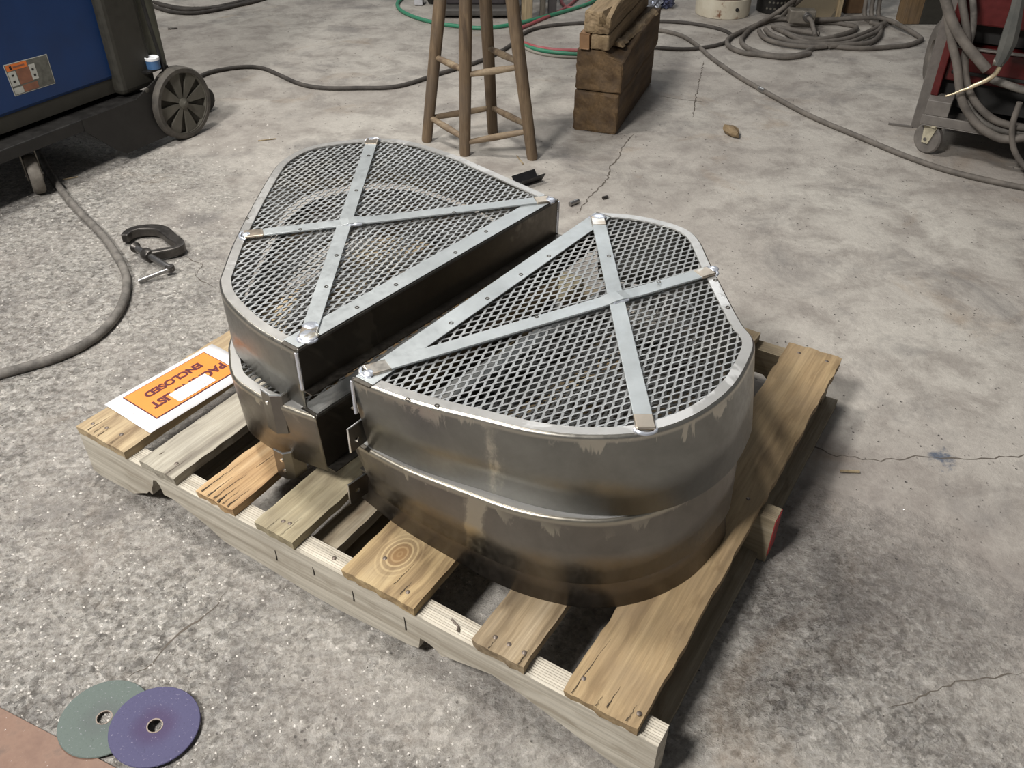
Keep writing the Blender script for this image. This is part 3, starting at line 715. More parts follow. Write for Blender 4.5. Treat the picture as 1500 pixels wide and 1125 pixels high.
# rusty plate corner
iv = [at(0, 1036, .006), at(200, 1140, .006), at(120, 1300, .006), at(-120, 1300, .006), at(-120, 975, .006)]
mb = MB(); mb.prism([(p.x, p.y) for p in [iv[4], iv[3], iv[2], iv[1], iv[0]]], 0.001, .006)
t = NT('rusty_plate_paint'); c = t.co(); n = t.noise(c, 22, 7, .7); n2 = t.noise(c, 130, 4, .7)
cc = t.ramp(n, [(.3, (.13, .070, .048)), (.55, (.18, .105, .072)), (.7, (.12, .075, .055))]); cc = t.mix(t.ramp(n2, [(.68, 0.0), (.72, .9)]), cc, (.8, .78, .75)); t.set('Base Color', cc); t.set('Roughness', .55); t.set('Normal', t.bump(n2, .3, .001))
o = mb.build('steel_plate', t.m, bevel=.0008); tag(o, 'rusty brown painted steel plate beside the grinding discs', 'plate')

# ------------------------------------------------------------------ C clamp
mcl = plain('clamp_iron', (.085, .078, .072), .42, .75, .3, .1, 60)
mscr = plain('clamp_screw_steel', (.32, .31, .30), .32, .9, .2)
CL = empty('c_clamp', at(225, 360, 0)); tag(CL, 'iron C clamp lying open on the floor by the cable', 'clamp')
def rel(T, p): return Vector(p)-Vector(T.location)
def sweep_rect(pts, wz, wy, name, mat, T, closed=False, bevel=.003):
    """bar of height wz and breadth wy swept along pts (world)"""
    pts = [rel(T, p) for p in pts]; mb = MB(); vv = []; N = len(pts)
    for i, p in enumerate(pts):
        t_ = (pts[min(i+1, N-1)]-pts[max(i-1, 0)]).normalized(); sd_ = Vector((-t_.y, t_.x, 0)).normalized()
        b_ = wy[i] if isinstance(wy, list) else wy
        for a, c_ in ((-1, -1), (1, -1), (1, 1), (-1, 1)): vv.append(p+sd_*a*b_/2+Vector((0, 0, c_*wz/2)))
    mb.add(vv, [(4*j+a, 4*j+b, 4*j+4+b, 4*j+4+a) for j in range(N-1) for a, b in ((0, 1), (1, 2), (2, 3), (3, 0))]+[(3, 2, 1, 0), tuple(4*(N-1)+k for k in range(4))])
    return mb.build(name, mat, T, bevel=bevel)
zc = .020
body = catmull([at(183, 350, zc), at(190, 343, zc), at(205, 338, zc), at(226, 337, zc), at(240, 340, zc), at(252, 350, zc), at(263, 358, zc), at(264, 364, zc), at(255, 368, zc), at(240, 371, zc), at(222, 374, zc)], 5)
nb_ = len(body)
sweep_rect(body, .026, [.020+.012*math.sin(PI*min(1, i/(nb_*.75))) for i in range(nb_)], 'clamp_frame', mcl, CL, bevel=.005)
a, b = at(198, 362, zc), at(249, 393, zc)
mb = MB(); pts = [rel(CL, a.lerp(b, k/60)) for k in range(61)]
mb.tube(pts, [.0085+.0008*(k % 2) for k in range(61)], 10); mb.build('screw', mscr, CL, smooth=True)
mb = MB(); mb.lathe([(.004, -.004), (.014, -.003), (.0155, .002), (.012, .007), (.008, .012)], 20, rot_to(b-a, rel(CL, a))); mb.build('swivel_pad', mcl, CL, smooth=True)
c0 = a.lerp(b, .38); mb = MB(); mb.lathe([(.0155, -.014), (.017, -.012), (.017, .012), (.0155, .014)], 20, rot_to(b-a, rel(CL, c0))); mb.build('screw_boss', mcl, CL, smooth=True)
mb = MB(); mb.lathe([(.011, -.008), (.0125, -.006), (.0125, .006), (.011, .008)], 16, rot_to((0, 0, 1), rel(CL, b))); mb.build('screw_head', mcl, CL, smooth=True)
mb = MB(); mb.tube([rel(CL, at(252, 393, .022)), rel(CL, at(203, 412, .008))], [.0055, .006], 10); mb.build('tommy_bar', mscr, CL, smooth=True)

# ------------------------------------------------------------------ cables and hoses on the floor
mcab = dusty('cable_rubber', (.05, .045, .04), (.25, .23, .205), .85); mblk = dusty('cable_black', (.026, .022, .020), (.13, .115, .10), .5)
mgrn = dusty('green_hose_rubber', (.015, .20, .105), (.13, .26, .19), .4, .5); mredh = dusty('red_hose_rubber', (.33, .05, .065), (.36, .2, .18), .5, .55)
mdst = dusty('dusty_cable', (.075, .066, .058), (.17, .15, .13), .9)
def cable(name, label, px, r, mat, cat='cable', group=None, k=7, zs=None, parent=None):
    P = [at(p[0], p[1], (p[2] if len(p) > 2 else r)) for p in px]
    pts = catmull(P, k); mb = MB(); mb.tube(pts, r, 10)
    o = mb.build(name, mat, parent, smooth=True)
    if label: tag(o, label, cat, group)
    return o
cable('power_cable', 'thick grey cable curving past the clamp from the blue machine',
      [(-60, 566), (-20, 556), (0, 548), (40, 537), (90, 521), (135, 497), (165, 469), (182, 438), (185, 405), (170, 372), (146, 340), (118, 312), (95, 285), (72, 252), (52, 215, .02), (35, 178, .05), (15, 140, .10), (-15, 95, .16)], .0115, mcab)
cable('long_cable', 'thin black cable running from the large wheel round the stool to the timbers',
      [(270, 124), (297, 110), (320, 103), (357, 98), (385, 100), (410, 110), (440, 123), (475, 129), (530, 129), (570, 128), (600, 122), (640, 109), (690, 94), (720, 82), (745, 68), (764, 51), (784, 42), (810, 37), (846, 34), (900, 31), (953, 31), (1000, 33), (1040, 39), (1066, 47), (1071, 55), (1060, 63), (1035, 69), (1000, 72), (950, 69), (900, 66)], .0085, mblk)
cable('long_cable', 'grey cable stretched from the timbers across the floor under the red cart caster',
      [(900, 44), (953, 44), (975, 46), (1000, 53), (1022, 67), (1040, 83), (1062, 99), (1085, 114), (1127, 138), (1187, 170), (1260, 201), (1333, 231), (1400, 253), (1500, 275), (1600, 290)], .0095, mdst)
cable('green_hose', 'green hose looping on the floor behind the stool',
      [(905, -14), (880, -4), (860, 6), (832, 15), (800, 24), (764, 33), (730, 39), (700, 41), (660, 37), (636, 33), (610, 26), (590, 17), (582, 8), (586, 0), (600, -8), (650, -18)], .0095, mgrn, 'hose')
cable('green_hose', 'green hose bend beside the red one, left of the timbers', [(762, 58), (764, 64), (778, 70), (800, 75), (840, 79), (880, 80)], .0085, mgrn, 'hose')
cable('red_hose', 'red hose running from under the green hose to the timbers',
      [(860, -14), (845, -2), (832, 9), (816, 18), (780, 34), (762, 42), (754, 50), (758, 58), (768, 63), (786, 69), (812, 73), (840, 74), (880, 74)], .0085, mredh, 'hose')
cable('red_hose', 'short red hose loop at the top edge behind the timbers', [(824, -12), (822, -4), (824, 5), (832, 11), (846, 11), (858, 6), (872, -4)], .0085, mredh, 'hose')
cable('pale_hose', 'thin beige hose just in front of the paired hose bend', [(768, 70), (785, 77), (810, 82), (840, 84), (880, 85)], .006, dusty('beige_hose', (.25, .23, .19), (.3, .28, .25), .5), 'hose')
cl_ = MB()
for px in ([(225, 3), (262, 11), (300, 12), (335, 9), (365, 4), (400, -6)], [(222, 8), (250, 17), (285, 19), (318, 14), (345, 8), (375, -2)], [(232, 6), (270, 14), (310, 11), (352, 2), (380, -8)]):
    cl_.tube(catmull([at(u, v, .010) for u, v in px], 7), .009, 9)
tag(cl_.build('cable_loops', mblk, smooth=True), 'black cable loops on the floor behind the blue machine', 'cable')
CO = empty('cable_coil', at(1190, 60, 0)); tag(CO, 'coiled dusty cable on the floor beside the white cylinder', 'cable')
coil = [
 [(1172, -6, .16), (1150, 10, .08), (1125, 27, .03), (1103, 40), (1090, 52), (1086, 61), (1096, 71), (1120, 79), (1150, 82), (1175, 79), (1190, 71), (1215, 68), (1260, 71), (1300, 69), (1330, 66), (1346, 60), (1348, 55), (1320, 38, .03), (1290, 27, .03), (1240, 28, .03), (1180, 29, .03), (1140, 28), (1110, 36), (1092, 44), (1078, 50), (1066, 58), (1068, 68), (1088, 77), (1112, 80), (1144, 84), (1165, 83), (1187, 78)],
 [(1112, 45), (1116, 52), (1127, 59), (1150, 65), (1187, 69), (1210, 68)],
 [(1121, 43), (1128, 50), (1142, 56), (1165, 62), (1208, 65), (1240, 63), (1267, 54), (1285, 46), (1290, 38), (1275, 33)],
 [(1133, 40), (1142, 44), (1156, 50), (1173, 55), (1203, 57), (1229, 52), (1252, 44), (1253, 39), (1240, 36), (1221, 33), (1190, 32)],
 [(1131, 38, .02), (1150, 42, .02), (1175, 46, .02), (1200, 50, .02)],
 [(1150, 47), (1180, 61), (1220, 60), (1258, 52), (1285, 40), (1297, 33), (1290, 29)],
 [(1146, 24), (1158, 12, .06), (1172, 0, .14), (1180, -8, .2)],
 [(1215, 68), (1250, 65), (1275, 62), (1288, 52), (1290, 44)],
]
for i, c in enumerate(coil):
    P = [at(p[0], p[1], p[2] if len(p) > 2 else .0115+.004*(i % 3))-CO.location for p in c]
    mb = MB(); mb.tube(catmull(P, 6), .0112, 9); mb.build('cable_turn', mdst, CO, smooth=True)
# junction box lying in the coil
mjb = plain('box_zinc', (.26, .235, .20), .5, .5, .2)
jb = at(1168, 44, 0); JB = empty('junction_box', (jb.x, jb.y, .03), rad(-6)); tag(JB, 'small metal junction box lying in the cable coil', 'box')
mb = MB(); mb.box(-.05, .075, 0, .07, 0, .060); mb.build('housing', mjb, JB, bevel=.003)
mb = MB(); mb.box(-.046, .071, -.003, .0, .004, .056); mb.build('cover', mjb, JB, bevel=.001)
mb = MB(); mb.lathe([(.020, -.001), (.020, .012), (.015, .014), (.015, .024), (.018, .025), (.018, .032), (.011, .034)], 20, rot_to((.2, -1, 0), (.03, -.003, .036))); mb.build('cable_gland', mscr, JB, smooth=True)
mb = MB(); mb.tube(catmull([Vector((.034, -.03, .036)), Vector((.045, -.07, .03)), Vector((.05, -.13, .008)), Vector((.05, -.19, -.005))], 6), .0105, 9); mb.build('cable_tail', mdst, JB, smooth=True)
# three cables hanging to the floor at the back
for i, (u, v) in enumerate(((1268, 27), (1278, 27), (1288, 25))):
    b_ = at(u, v, .01); mb = MB(); mb.tube(catmull([b_+Vector((.03, -.10, .0)), b_, b_+Vector((-.01, .04, .15)), b_+Vector((-.045-.005*i, .06, .9))], 6), .011, 9)
    o = mb.build('hanging_cable', mdst, smooth=True); tag(o, ['leftmost', 'middle', 'rightmost'][i]+' of three dusty cables hanging down behind the coil', 'cable', 'cables hanging behind the coil')

# ------------------------------------------------------------------ stool
mst = wood('stool_wood', (.36, .26, .165), (.25, .175, .11), (.12, .085, .06), 31, axis='Z', along=3, across=60, rough=.5, dim=.62)
mst2 = wood('stool_rung_wood', (.46, .36, .24), (.34, .25, .16), (.18, .12, .08), 33, axis='X', along=3, across=60, rough=.6, dim=.65)
foot = {'A': at(625, 207, 0), 'B': at(681, 227, 0), 'C': at(780, 233, 0), 'D': at(722, 196, 0)}
mid = sum(foot.values(), Vector())/4
STL = empty('bar_stool', (mid.x, mid.y, 0)); tag(STL, 'brown wooden stool with round legs and rungs', 'stool')
def legdir(k, u, v, z):    # leg passes through a seen point at height z
    return at(u, v, z)
topc = {}
for k, (u, v) in {'A': (645, 0), 'B': (682, 0), 'C': (750, 0), 'D': (711, 0)}.items():
    zz = {'A': .475, 'B': .51, 'C': .52, 'D': .462}[k]; q = at(u, v, zz); topc[k] = foot[k].lerp(q, .70/zz)
ctr = sum(topc.values(), Vector())/4
for k in 'ABCD':
    topc[k] = Vector((topc[k].x, topc[k].y, .70))
    p0, p1 = foot[k], topc[k]; mb = MB(); pts = [p0.lerp(p1, f)-STL.location for f in (0, .01, .3, .6, 1)]
    mb.tube(pts, [.0175, .019, .0205, .0215, .019], 16); mb.build('leg', mst, STL, smooth=True)
mb = MB(); mb.lathe([(.0, .698), (.13, .698), (.155, .706), (.160, .72), (.150, .732), (.0, .728)], 40, Matrix.Translation((ctr.x-STL.location.x, ctr.y-STL.location.y, 0))); mb.build('seat', mst, STL, smooth=True)
def onleg(k, v):
    lo, hi = 0.0, 1.0
    for _ in range(30):
        m_ = (lo+hi)/2; X = foot[k].lerp(topc[k], m_)-CAM; y = 562.5-FPX*X.dot(Uv)/X.dot(Fv)
        if y > v: lo = m_
        else: hi = m_
    return foot[k].lerp(topc[k], lo)
for a_, va, b_, vb in (('A', 171, 'B', 203), ('B', 209, 'C', 192), ('A', 173, 'D', 158), ('D', 157, 'C', 184), ('A', 83, 'B', 104), ('B', 110, 'C', 98), ('D', 70, 'C', 92)):
    p0, p1 = onleg(a_, va)-STL.location, onleg(b_, vb)-STL.location
    mb = MB(); mb.tube([p0, p0.lerp(p1, .12), p0.lerp(p1, .5), p0.lerp(p1, .88), p1], [.0085, .0095, .012, .0095, .0085], 12); mb.build('rung', mst2, STL, smooth=True)

# ------------------------------------------------------------------ stacked timbers
TD = Vector((.583-.3856, 3.693-3.120, 0)).normalized(); TA = math.atan2(TD.y, TD.x)-PI/2
TO = Vector((.2174, 3.1443, 0)); TW = .168; TL = .62
def timber(name, label, x0, x1, y0, y1, z0, z1, mat, chip=None, seed=0, bev=.007, cat='timber'):
    T_ = empty(name, (TO.x, TO.y, z0), TA+rad(1.0)*0); tag(T_, label, cat, None)
    rnd = random.Random(seed); bm = bmesh.new(); bmesh.ops.create_cube(bm, size=1)
    for v in bm.verts: v.co = Vector((x0+(v.co.x+.5)*(x1-x0), y0+(v.co.y+.5)*(y1-y0), (v.co.z+.5)*(z1-z0)))
    bmesh.ops.bevel(bm, geom=bm.edges[:], offset=bev, segments=2, affect='EDGES', profile=.5)
    bmesh.ops.subdivide_edges(bm, edges=[e for e in bm.edges if e.calc_length() > .05], cuts=6, use_grid_fill=True)
    for v in bm.verts:
        v.co += Vector([(rnd.random()-.5)*.0035 for _ in range(3)])
        if chip: chip(v)
        v.co.z = max(v.co.z, .0008)
    me = bpy.data.meshes.new('beam'); bm.to_mesh(me); bm.free(); o = link('beam', me, mat, T_)
    return T_
mt1 = wood('timber_wood', (.18, .115, .058), (.125, .078, .038), (.065, .038, .02), 41, axis='Y', along=4, across=38, rough=.75, bstr=.3)
mt2 = wood('timber_wood_pale', (.38, .28, .17), (.29, .21, .12), (.15, .10, .055), 43, axis='Y', along=3, across=38, rough=.75, bstr=.4)
timber('timber_block', 'dark brown square timber at the bottom of the stack', 0, TW, .0, TL, 0, .147, mt1, seed=1, bev=.010)
def chip(v):
    k = max(0, 1-(TW-v.co.x)/.075)*max(0, 1-abs(v.co.y-.02)/.30)
    if v.co.z > .08: v.co.z -= .040*k
timber('timber_block', 'second timber of the stack with a splintered top edge', .002, TW+.004, .004, TL+.03, .150, .295, mt1, chip, seed=2, bev=.006)
mb = MB()
TS = empty('splinter_strip', (TO.x, TO.y, .290), TA); tag(TS, 'torn pale splintered wood along the second timber', 'wood scrap')
rnd = random.Random(5); n2_ = 22; vv = []
for i in range(n2_+1):
    y = .08+.52*i/n2_; x = TW-.040+.028*(i/n2_)+rnd.uniform(-.004, .004); w_ = .020+rnd.uniform(-.003, .003); h = .010+rnd.uniform(-.004, .006)
    vv += [(x-w_, y, .004), (x-w_*.3, y, .004+h), (x+w_*.6, y, .002+h*.7), (x+w_, y, .0)]
mb.add(vv, [(4*i+j, 4*i+(j+1) % 4, 4*i+4+(j+1) % 4, 4*i+4+j) for i in range(n2_) for j in range(4)]+[(3, 2, 1, 0), tuple(4*n2_+k for k in range(4))]); mb.build('splinter', mt2, TS)
timber('timber_offcut', 'small block under the left side of the top beam', .014, .050, -.012, .14, .297, .350, plain('offcut_end', (.19, .105, .05), .7), seed=6, bev=.002, cat='wood block')
timber('timber_beam', 'narrow timber carrying the top beam of the stack', .052, .118, -.004, TL+.03, .297, .350, mt2, seed=3, bev=.006)
def chip2(v):
    if v.co.y < .05 and v.co.x > .09 and v.co.z > .03: v.co.z -= .018; v.co.y += .012
timber('timber_beam', 'pale cracked beam on the top of the timber stack', .026, .118, -.008, TL, .352, .425, mt2, chip2, seed=4, bev=.008)

# ------------------------------------------------------------------ blue machine on its cart (left)
LO = Vector((-1.542, 2.568, 0)); LA = math.atan2(.571, .312)
BM = empty('welding_machine', LO, LA); tag(BM, 'blue welding machine on a black wheeled cart', 'machine')
# local: x towards the rear wheel, y away to the left/inside (screen left), z up ; side facing us is y = small
mblue = plain('blue_panel_paint', (.002, .026, .105), .5, .0, .15, 0, 8); mbk = plain('black_cart_paint', (.016, .015, .014), .5, .2, .35, .05, 30)
mpl = plain('dark_bezel_plastic', (.028, .026, .020), .6, .0, .2); molive = plain('grey_green_panel', (.075, .075, .055), .55, .1, .2)
mtyre = dusty('tyre_rubber', (.03, .027, .024), (.13, .115, .095), .7); mhub = dusty('wheel_hub_plastic', (.035, .032, .027), (.12, .11, .09), .5)
mb = MB(); mb.box(-.22, .425, -.012, .44, .250, 1.05); mb.build('case', mblue, BM, bevel=.012)
mb = MB(); mb.box(.40, .55, -.045, .46, .195, 1.06); mb.build('rear_bezel', mpl, BM, bevel=.02, seg=3)
mb = MB(); mb.box(.548, .625, -.03, .44, .235, 1.04); mb.build('rear_panel', molive, BM, bevel=.012)
mb = MB(); mb.box(-.22, .42, -.006, .43, .205, .252); mb.build('plinth', mpl, BM)
mb = MB(); mb.box(-.26, .50, -.075, .50, .150, .188); mb.build('cart_tray', mbk, BM, bevel=.004)
mb = MB(); mb.prism([(.20, .150), (.30, .050), (.33, .030), (.64, .030), (.64, .150), (.585, .215), (.53, .232), (.42, .188), (.20, .188)], .072, .078, Matrix(((1, 0, 0, 0), (0, 0, -1, 0), (0, 1, 0, 0), (0, 0, 0, 1)))); mb.build('side_plate', mbk, BM)
for x, z in ((.47, .205), (.60, .075)):
    mb = MB(); mb.lathe([(.008, 0), (.008, .004), (.004, .006)], 12, rot_to((0, -1, 0), (x, -.078, z))); mb.build('bolt', mhub, BM, smooth=True)
def spoked_wheel(c, r, wd, parent):
    Mx = rot_to((0, -1, 0), c)
    mb = MB(); mb.ring([(r*.86, -wd/2), (r*.96, -wd/2), (r, -wd*.36), (r, wd*.36), (r*.96, wd/2), (r*.86, wd/2)], 48, Mx); w_ = mb.build('wheel', mtyre, parent, smooth=True)
    mb = MB(); mb.lathe([(r*.86, -wd*.2), (r*.86, wd*.12), (0, wd*.12)], 48, Mx); mb.build('disc', mhub, w_, smooth=True)
    for k in range(8):
        a = k*PI/4+.15; p0 = (math.cos(a)*.018, math.sin(a)*.018); mb = MB()
        da = .24; mb.prism([(math.cos(a-.35)*.016, math.sin(a-.35)*.016), (math.cos(a-da)*r*.85, math.sin(a-da)*r*.85), (math.cos(a+da)*r*.85, math.sin(a+da)*r*.85), (math.cos(a+.35)*.016, math.sin(a+.35)*.016)], wd*.12, wd*.30, Mx)
        mb.build('spoke', mhub2, w_)
    mb = MB(); mb.lathe([(r*.86, wd*.12), (r*.86, wd*.40), (r*.83, wd*.40), (r*.83, wd*.12)], 48, Mx); mb.build('rim_lip', mhub2, w_, smooth=True)
    mb = MB(); mb.lathe([(.020, wd*.1), (.019, wd*.42), (.011, wd*.50), (.006, wd*.62), (0, wd*.62)], 20, Mx); mb.build('axle_cap', mhub2, w_, smooth=True)
    return w_
mhub2 = dusty('wheel_spoke_plastic', (.075, .07, .055), (.16, .145, .12), .5)
spoked_wheel((.598, -.080, .124), .124, .046, BM)
spoked_wheel((.598, .43, .124), .124, .046, BM)
mb = MB(); mb.tube([(.598, -.07, .124), (.598, .43, .124)], .010, 12); mb.build('axle', mbk, BM)
def caster(c, r, wd, ang, parent, ztop, mf, mw, plate=.05):
    C_ = Matrix.Translation(Vector(c)) @ Matrix.Rotation(ang, 4, 'Z')
    Mx = C_ @ rot_to((0, -1, 0))
    mb = MB(); mb.ring([(r*.3, -wd/2), (r*.9, -wd/2), (r, -wd*.3), (r, wd*.3), (r*.9, wd/2), (r*.3, wd/2)], 40, Mx); cw = mb.build('caster_wheel', mw, parent, smooth=True)
    mb = MB(); mb.lathe([(r*.3, -wd*.45), (r*.3, wd*.45)], 20, Mx); mb.build('hub', mf, cw)
    mb = MB()
    for s_ in (-1, 1):
        y = s_*(wd/2+.004); K = C_ @ Matrix(((1, 0, 0, 0), (0, 0, 1, y-.0015), (0, 1, 0, 0), (0, 0, 0, 1)))
        mb.prism([(-.012, -.014), (.012, -.014), (.032, ztop-c[2]), (-.018, ztop-c[2])], 0, .003, K)
    mb.box(-plate/2, plate/2, -plate/2, plate/2, ztop-c[2]-.002, ztop-c[2]+.004, C_)
    f = mb.build('caster_fork', mf, parent)
    mb = MB(); mb.lathe([(.006, -wd/2-.009), (.006, wd/2+.009)], 12, Mx); mb.build('caster_bolt', mscr, f)
mzn = plain('caster_zinc', (.22, .20, .17), .5, .6, .25)
caster((.02, -.02, .062), .062, .036, rad(62), BM, .149, mzn, dusty('caster_tyre', (.07, .06, .05), (.26, .235, .20), .8))
caster((.02, .42, .062), .062, .036, rad(30), BM, .149, mzn, mtyre)
# small hanging ground strap and the warning label on the panel
mb = MB(); mb.tube(catmull([Vector((.555, -.05, .72)), Vector((.562, -.052, .45)), Vector((.566, -.066, .30)), Vector((.570, -.068, .235))], 6), .006, 8); mb.build('strap', mbk, BM, smooth=True)
WL = []
Nn = Matrix.Rotation(LA, 3, 'Z') @ Vector((0, -1, 0)); Pp = LO+Matrix.Rotation(LA, 3, 'Z') @ Vector((0, -.012, 0))
bi = BM.matrix_basis.inverted()
def panelpt(u, v): q = bi @ onplane(u, v, Pp, Nn); return Vector((q.x, 0, q.z))
q = [panelpt(22, 141), panelpt(81, 122), panelpt(68, 79), panelpt(4, 96)]
def quad_on_panel(name, fr, mat, off, parent=BM):
    """rectangle given in label fractions (x0,x1,y0,y1)"""
    def P_(a, b): return q[0].lerp(q[1], a).lerp(q[3].lerp(q[2], a), b)
    x0, x1, y0, y1 = fr; c_ = [P_(x0, y0), P_(x1, y0), P_(x1, y1), P_(x0, y1)]
    mb = MB(); vv = [Vector((p.x, -.012-off, p.z)) for p in c_]+[Vector((p.x, -.012-off+.0008, p.z)) for p in c_]
    mb.add(vv, [(0, 1, 2, 3), (7, 6, 5, 4), (0, 4, 5, 1), (1, 5, 6, 2), (2, 6, 7, 3), (3, 7, 4, 0)]); return mb.build(name, mat, parent)
mlab = plain('label_grey', (.10, .10, .085), .5, 0, .4, 0, 60); mlo_ = plain('label_orange', (.60, .15, .03), .5); mlw = plain('label_white', (.42, .42, .38), .5)
mlb2 = plain('label_brown', (.20, .085, .05), .5, 0, .2, 0, 50)
lab = quad_on_panel('warning_label', (0, 1, 0, 1), mlw, .0008)
for fr, m_, of in (((.015, .985, .02, .98), mlab, .0012), ((.03, .50, .78, .97), mlo_, .0016), ((.03, .20, .30, .75), mlw, .0016), ((.52, .66, .33, .82), mlw, .0016), ((.22, .52, .30, .76), mlb2, .0016), ((.03, .24, .04, .24), mlw, .0016), ((.25, .60, .04, .26), mlb2, .0016)):
    quad_on_panel('label_field', fr, m_, of, lab)
mb = MB(); quad_on_panel('warning_triangle', (.10, .15, .81, .93), mbk, .0020, lab)
quad_on_panel('print_line', (.18, .44, .85, .90), mlb2, .0020, lab)
for fr in ((.08, .13, .40, .47), (.09, .14, .60, .66), (.56, .61, .62, .69), (.57, .62, .43, .50)): quad_on_panel('print_mark', fr, mbk, .0020, lab)
# roll of tape hanging behind the wheel
c = at(227, 93, .20); TP = empty('tape_can', (c.x, c.y, c.z-.06)); 
mwb = plain('can_white', (.75, .76, .78), .4, spread=.05); mbb = plain('can_blue', (.05, .12, .25), .4)
cq = onplane(226, 100, LO+Matrix.Rotation(LA, 3, 'Z') @ Vector((0, -.058, 0)), Matrix.Rotation(LA, 3, 'Z') @ Vector((0, -1, 0)))
TP.location = cq; TP.scale = (.72, .72, .72); TP.parent = None
tag(TP, 'small blue and white can on the cart beside the large wheel', 'can')
mb = MB(); mb.lathe([(.030, .0), (.032, .002), (.032, .040), (.030, .042)], 28); mb.build('can_body', mbb, TP, smooth=True)
mb = MB(); mb.lathe([(.033, .040), (.033, .052), (.029, .054), (.026, .046), (0, .046)], 28); mb.build('can_lid', mwb, TP, smooth=True)
cl_q = BM.matrix_basis.inverted() @ cq
mb = MB(); mb.box(cl_q.x-.045, cl_q.x+.05, -.070, -.030, cl_q.z-.007, cl_q.z-.0005); mb.build('can_shelf', mbk, BM)
# another wheel seen behind the big one
WB = empty('small_wheel', at(307, 165, 0), LA); tag(WB, 'small black wheel on the floor behind the large spoked wheel', 'wheel')
mb = MB(); Mx = rot_to((0, -1, 0), (0, .02, .047)); mb.ring([(.012, -.018), (.042, -.018), (.047, -.012), (.047, .012), (.042, .018), (.012, .018)], 32, Mx); mb.build('tyre', mbk, WB, smooth=True)
mb = MB(); mb.lathe([(.014, -.016), (.014, .020), (.006, .024), (0, .024)], 20, Mx); mb.build('hub', plain('red_hub', (.09, .02, .015), .6), WB, smooth=True)

# ------------------------------------------------------------------ red machine on its cart (right)
P0 = at(1352, 172, .13); P1 = at(1500, 197, .13); RX = (P1-P0); RX.z = 0; RX.normalize(); RA = math.atan2(RX.y, RX.x)
RM = empty('red_machine', (P0.x, P0.y, 0), RA); tag(RM, 'red welding power source on a grey steel cart', 'machine')
mrd = plain('red_panel_paint', (.075, .005, .005), .42, .0, .2); mfr = dusty('cart_steel', (.10, .09, .082), (.22, .20, .18), .6, .55); mdk = plain('deep_black', (.012, .011, .010), .7)
def RB(name, x0, x1, y0, y1, z0, z1, mat, bevel=.002):
    mb = MB(); mb.box(x0, x1, y0, y1, z0, z1); return mb.build(name, mat, RM, bevel=bevel)
RB('cart_rail', -.005, .75, .0, .006, .108, .140, mfr); RB('cart_shelf', .0, .75, .0, .62, .104, .108, mfr)
RB('case_lower', .02, .75, .13, .60, .140, .235, mdk)
RB('case_front', .02, .75, .10, .60, .235, .345, mrd, .006)
RB('vent_slot', .04, .75, .093, .11, .262, .272, mdk); RB('front_lip', .03, .75, .085, .105, .345, .352, mfr)
RB('case_recess', .02, .75, .16, .60, .352, .42, mdk); RB('case_upper', .02, .75, .10, .60, .42, .95, mrd, .006)
RB('side_strip', -.002, .022, .06, .60, .19, .95, mrd, .003)
RB('corner_gusset', .0, .075, .004, .10, .140, .190, mfr, .002)
# upright angle iron standing beside the case
UP = empty('angle_iron', at(1336, 187, 0), RA+rad(8)); tag(UP, 'upright grey steel angle leaning against the red machine', 'steel angle')
mb = MB(); mb.prism([(-.004, 0), (.030, 0), (.030, .004), (.0, .004), (.0, .032), (-.004, .032)], .001, 1.10); mb.build('angle', mfr, UP)
mb = MB(); mb.box(-.085, .0, -.004, .006, .001, .006); mb.build('foot', mfr, UP)
caster((.035, .035, .052), .052, .026, rad(-28), RM, .103, plain('caster_cream', (.42, .38, .28), .55), mfr, .06)
caster((.62, .035, .052), .052, .026, rad(20), RM, .103, mzn, mfr, .06)
wr = at(1350, 131, 0); wl = RM.matrix_basis.inverted() @ wr
mb = MB(); Mx = rot_to((1, .25, 0), (wl.x+.02, wl.y+.10, .125)); mb.ring([(.05, -.03), (.105, -.034), (.125, -.022), (.125, .022), (.105, .034), (.05, .03)], 44, Mx); mb.build('rear_wheel', mdst, RM, smooth=True)
mb = MB(); mb.lathe([(.05, -.02), (.05, .02), (.02, .04), (0, .04)], 24, Mx); mb.build('rear_hub', mfr, RM, smooth=True)
# hoses hung in front of the case
PH = P0+Vector((RX.y, -RX.x, 0))*.01; NH = Vector((RX.y, -RX.x, 0))
def hose(name, label, px, r, mat, off=.0, cat='cable', group=None, taper=None):
    P = [onplane(p[0], p[1], PH+NH*(off+(p[2] if len(p) > 2 else 0)), NH) for p in px]; pts = catmull(P, 7)
    mb = MB(); mb.tube(pts, r, 10); o = mb.build(name, mat, smooth=True); tag(o, label, cat, group); return o
hose('welding_cable', 'thick torch cable ending short above the brass neck', [(1378, -30), (1385, 0), (1396, 34), (1414, 64), (1434, 88), (1446, 102)], .016, mdst, .045)
hose('welding_cable', 'outermost cable loop hanging in front of the red machine', [(1384, -30), (1388, 20), (1394, 60), (1402, 95), (1405, 125), (1411, 152), (1427, 177), (1447, 194), (1473, 204), (1510, 199), (1540, 190)], .0135, mdst, .02)
hose('welding_cable', 'inner cable loop hanging in front of the red machine', [(1404, -30), (1409, 0), (1414, 31), (1418, 57), (1414, 80), (1414, 108), (1422, 138), (1438, 161), (1462, 178), (1500, 187), (1540, 185)], .012, mdst, .0)
hose('welding_cable', 'third cable crossing behind the brass torch neck', [(1420, -30), (1426, 10), (1424, 50), (1410, 90), (1408, 130), (1422, 160), (1445, 182), (1480, 193), (1540, 194)], .010, mcab, -.01)
hose('welding_cable', 'lowest cable drooping below the cart rail', [(1494, 150), (1484, 180), (1483, 206), (1489, 227), (1505, 247), (1530, 255)], .0095, mdst, .03)
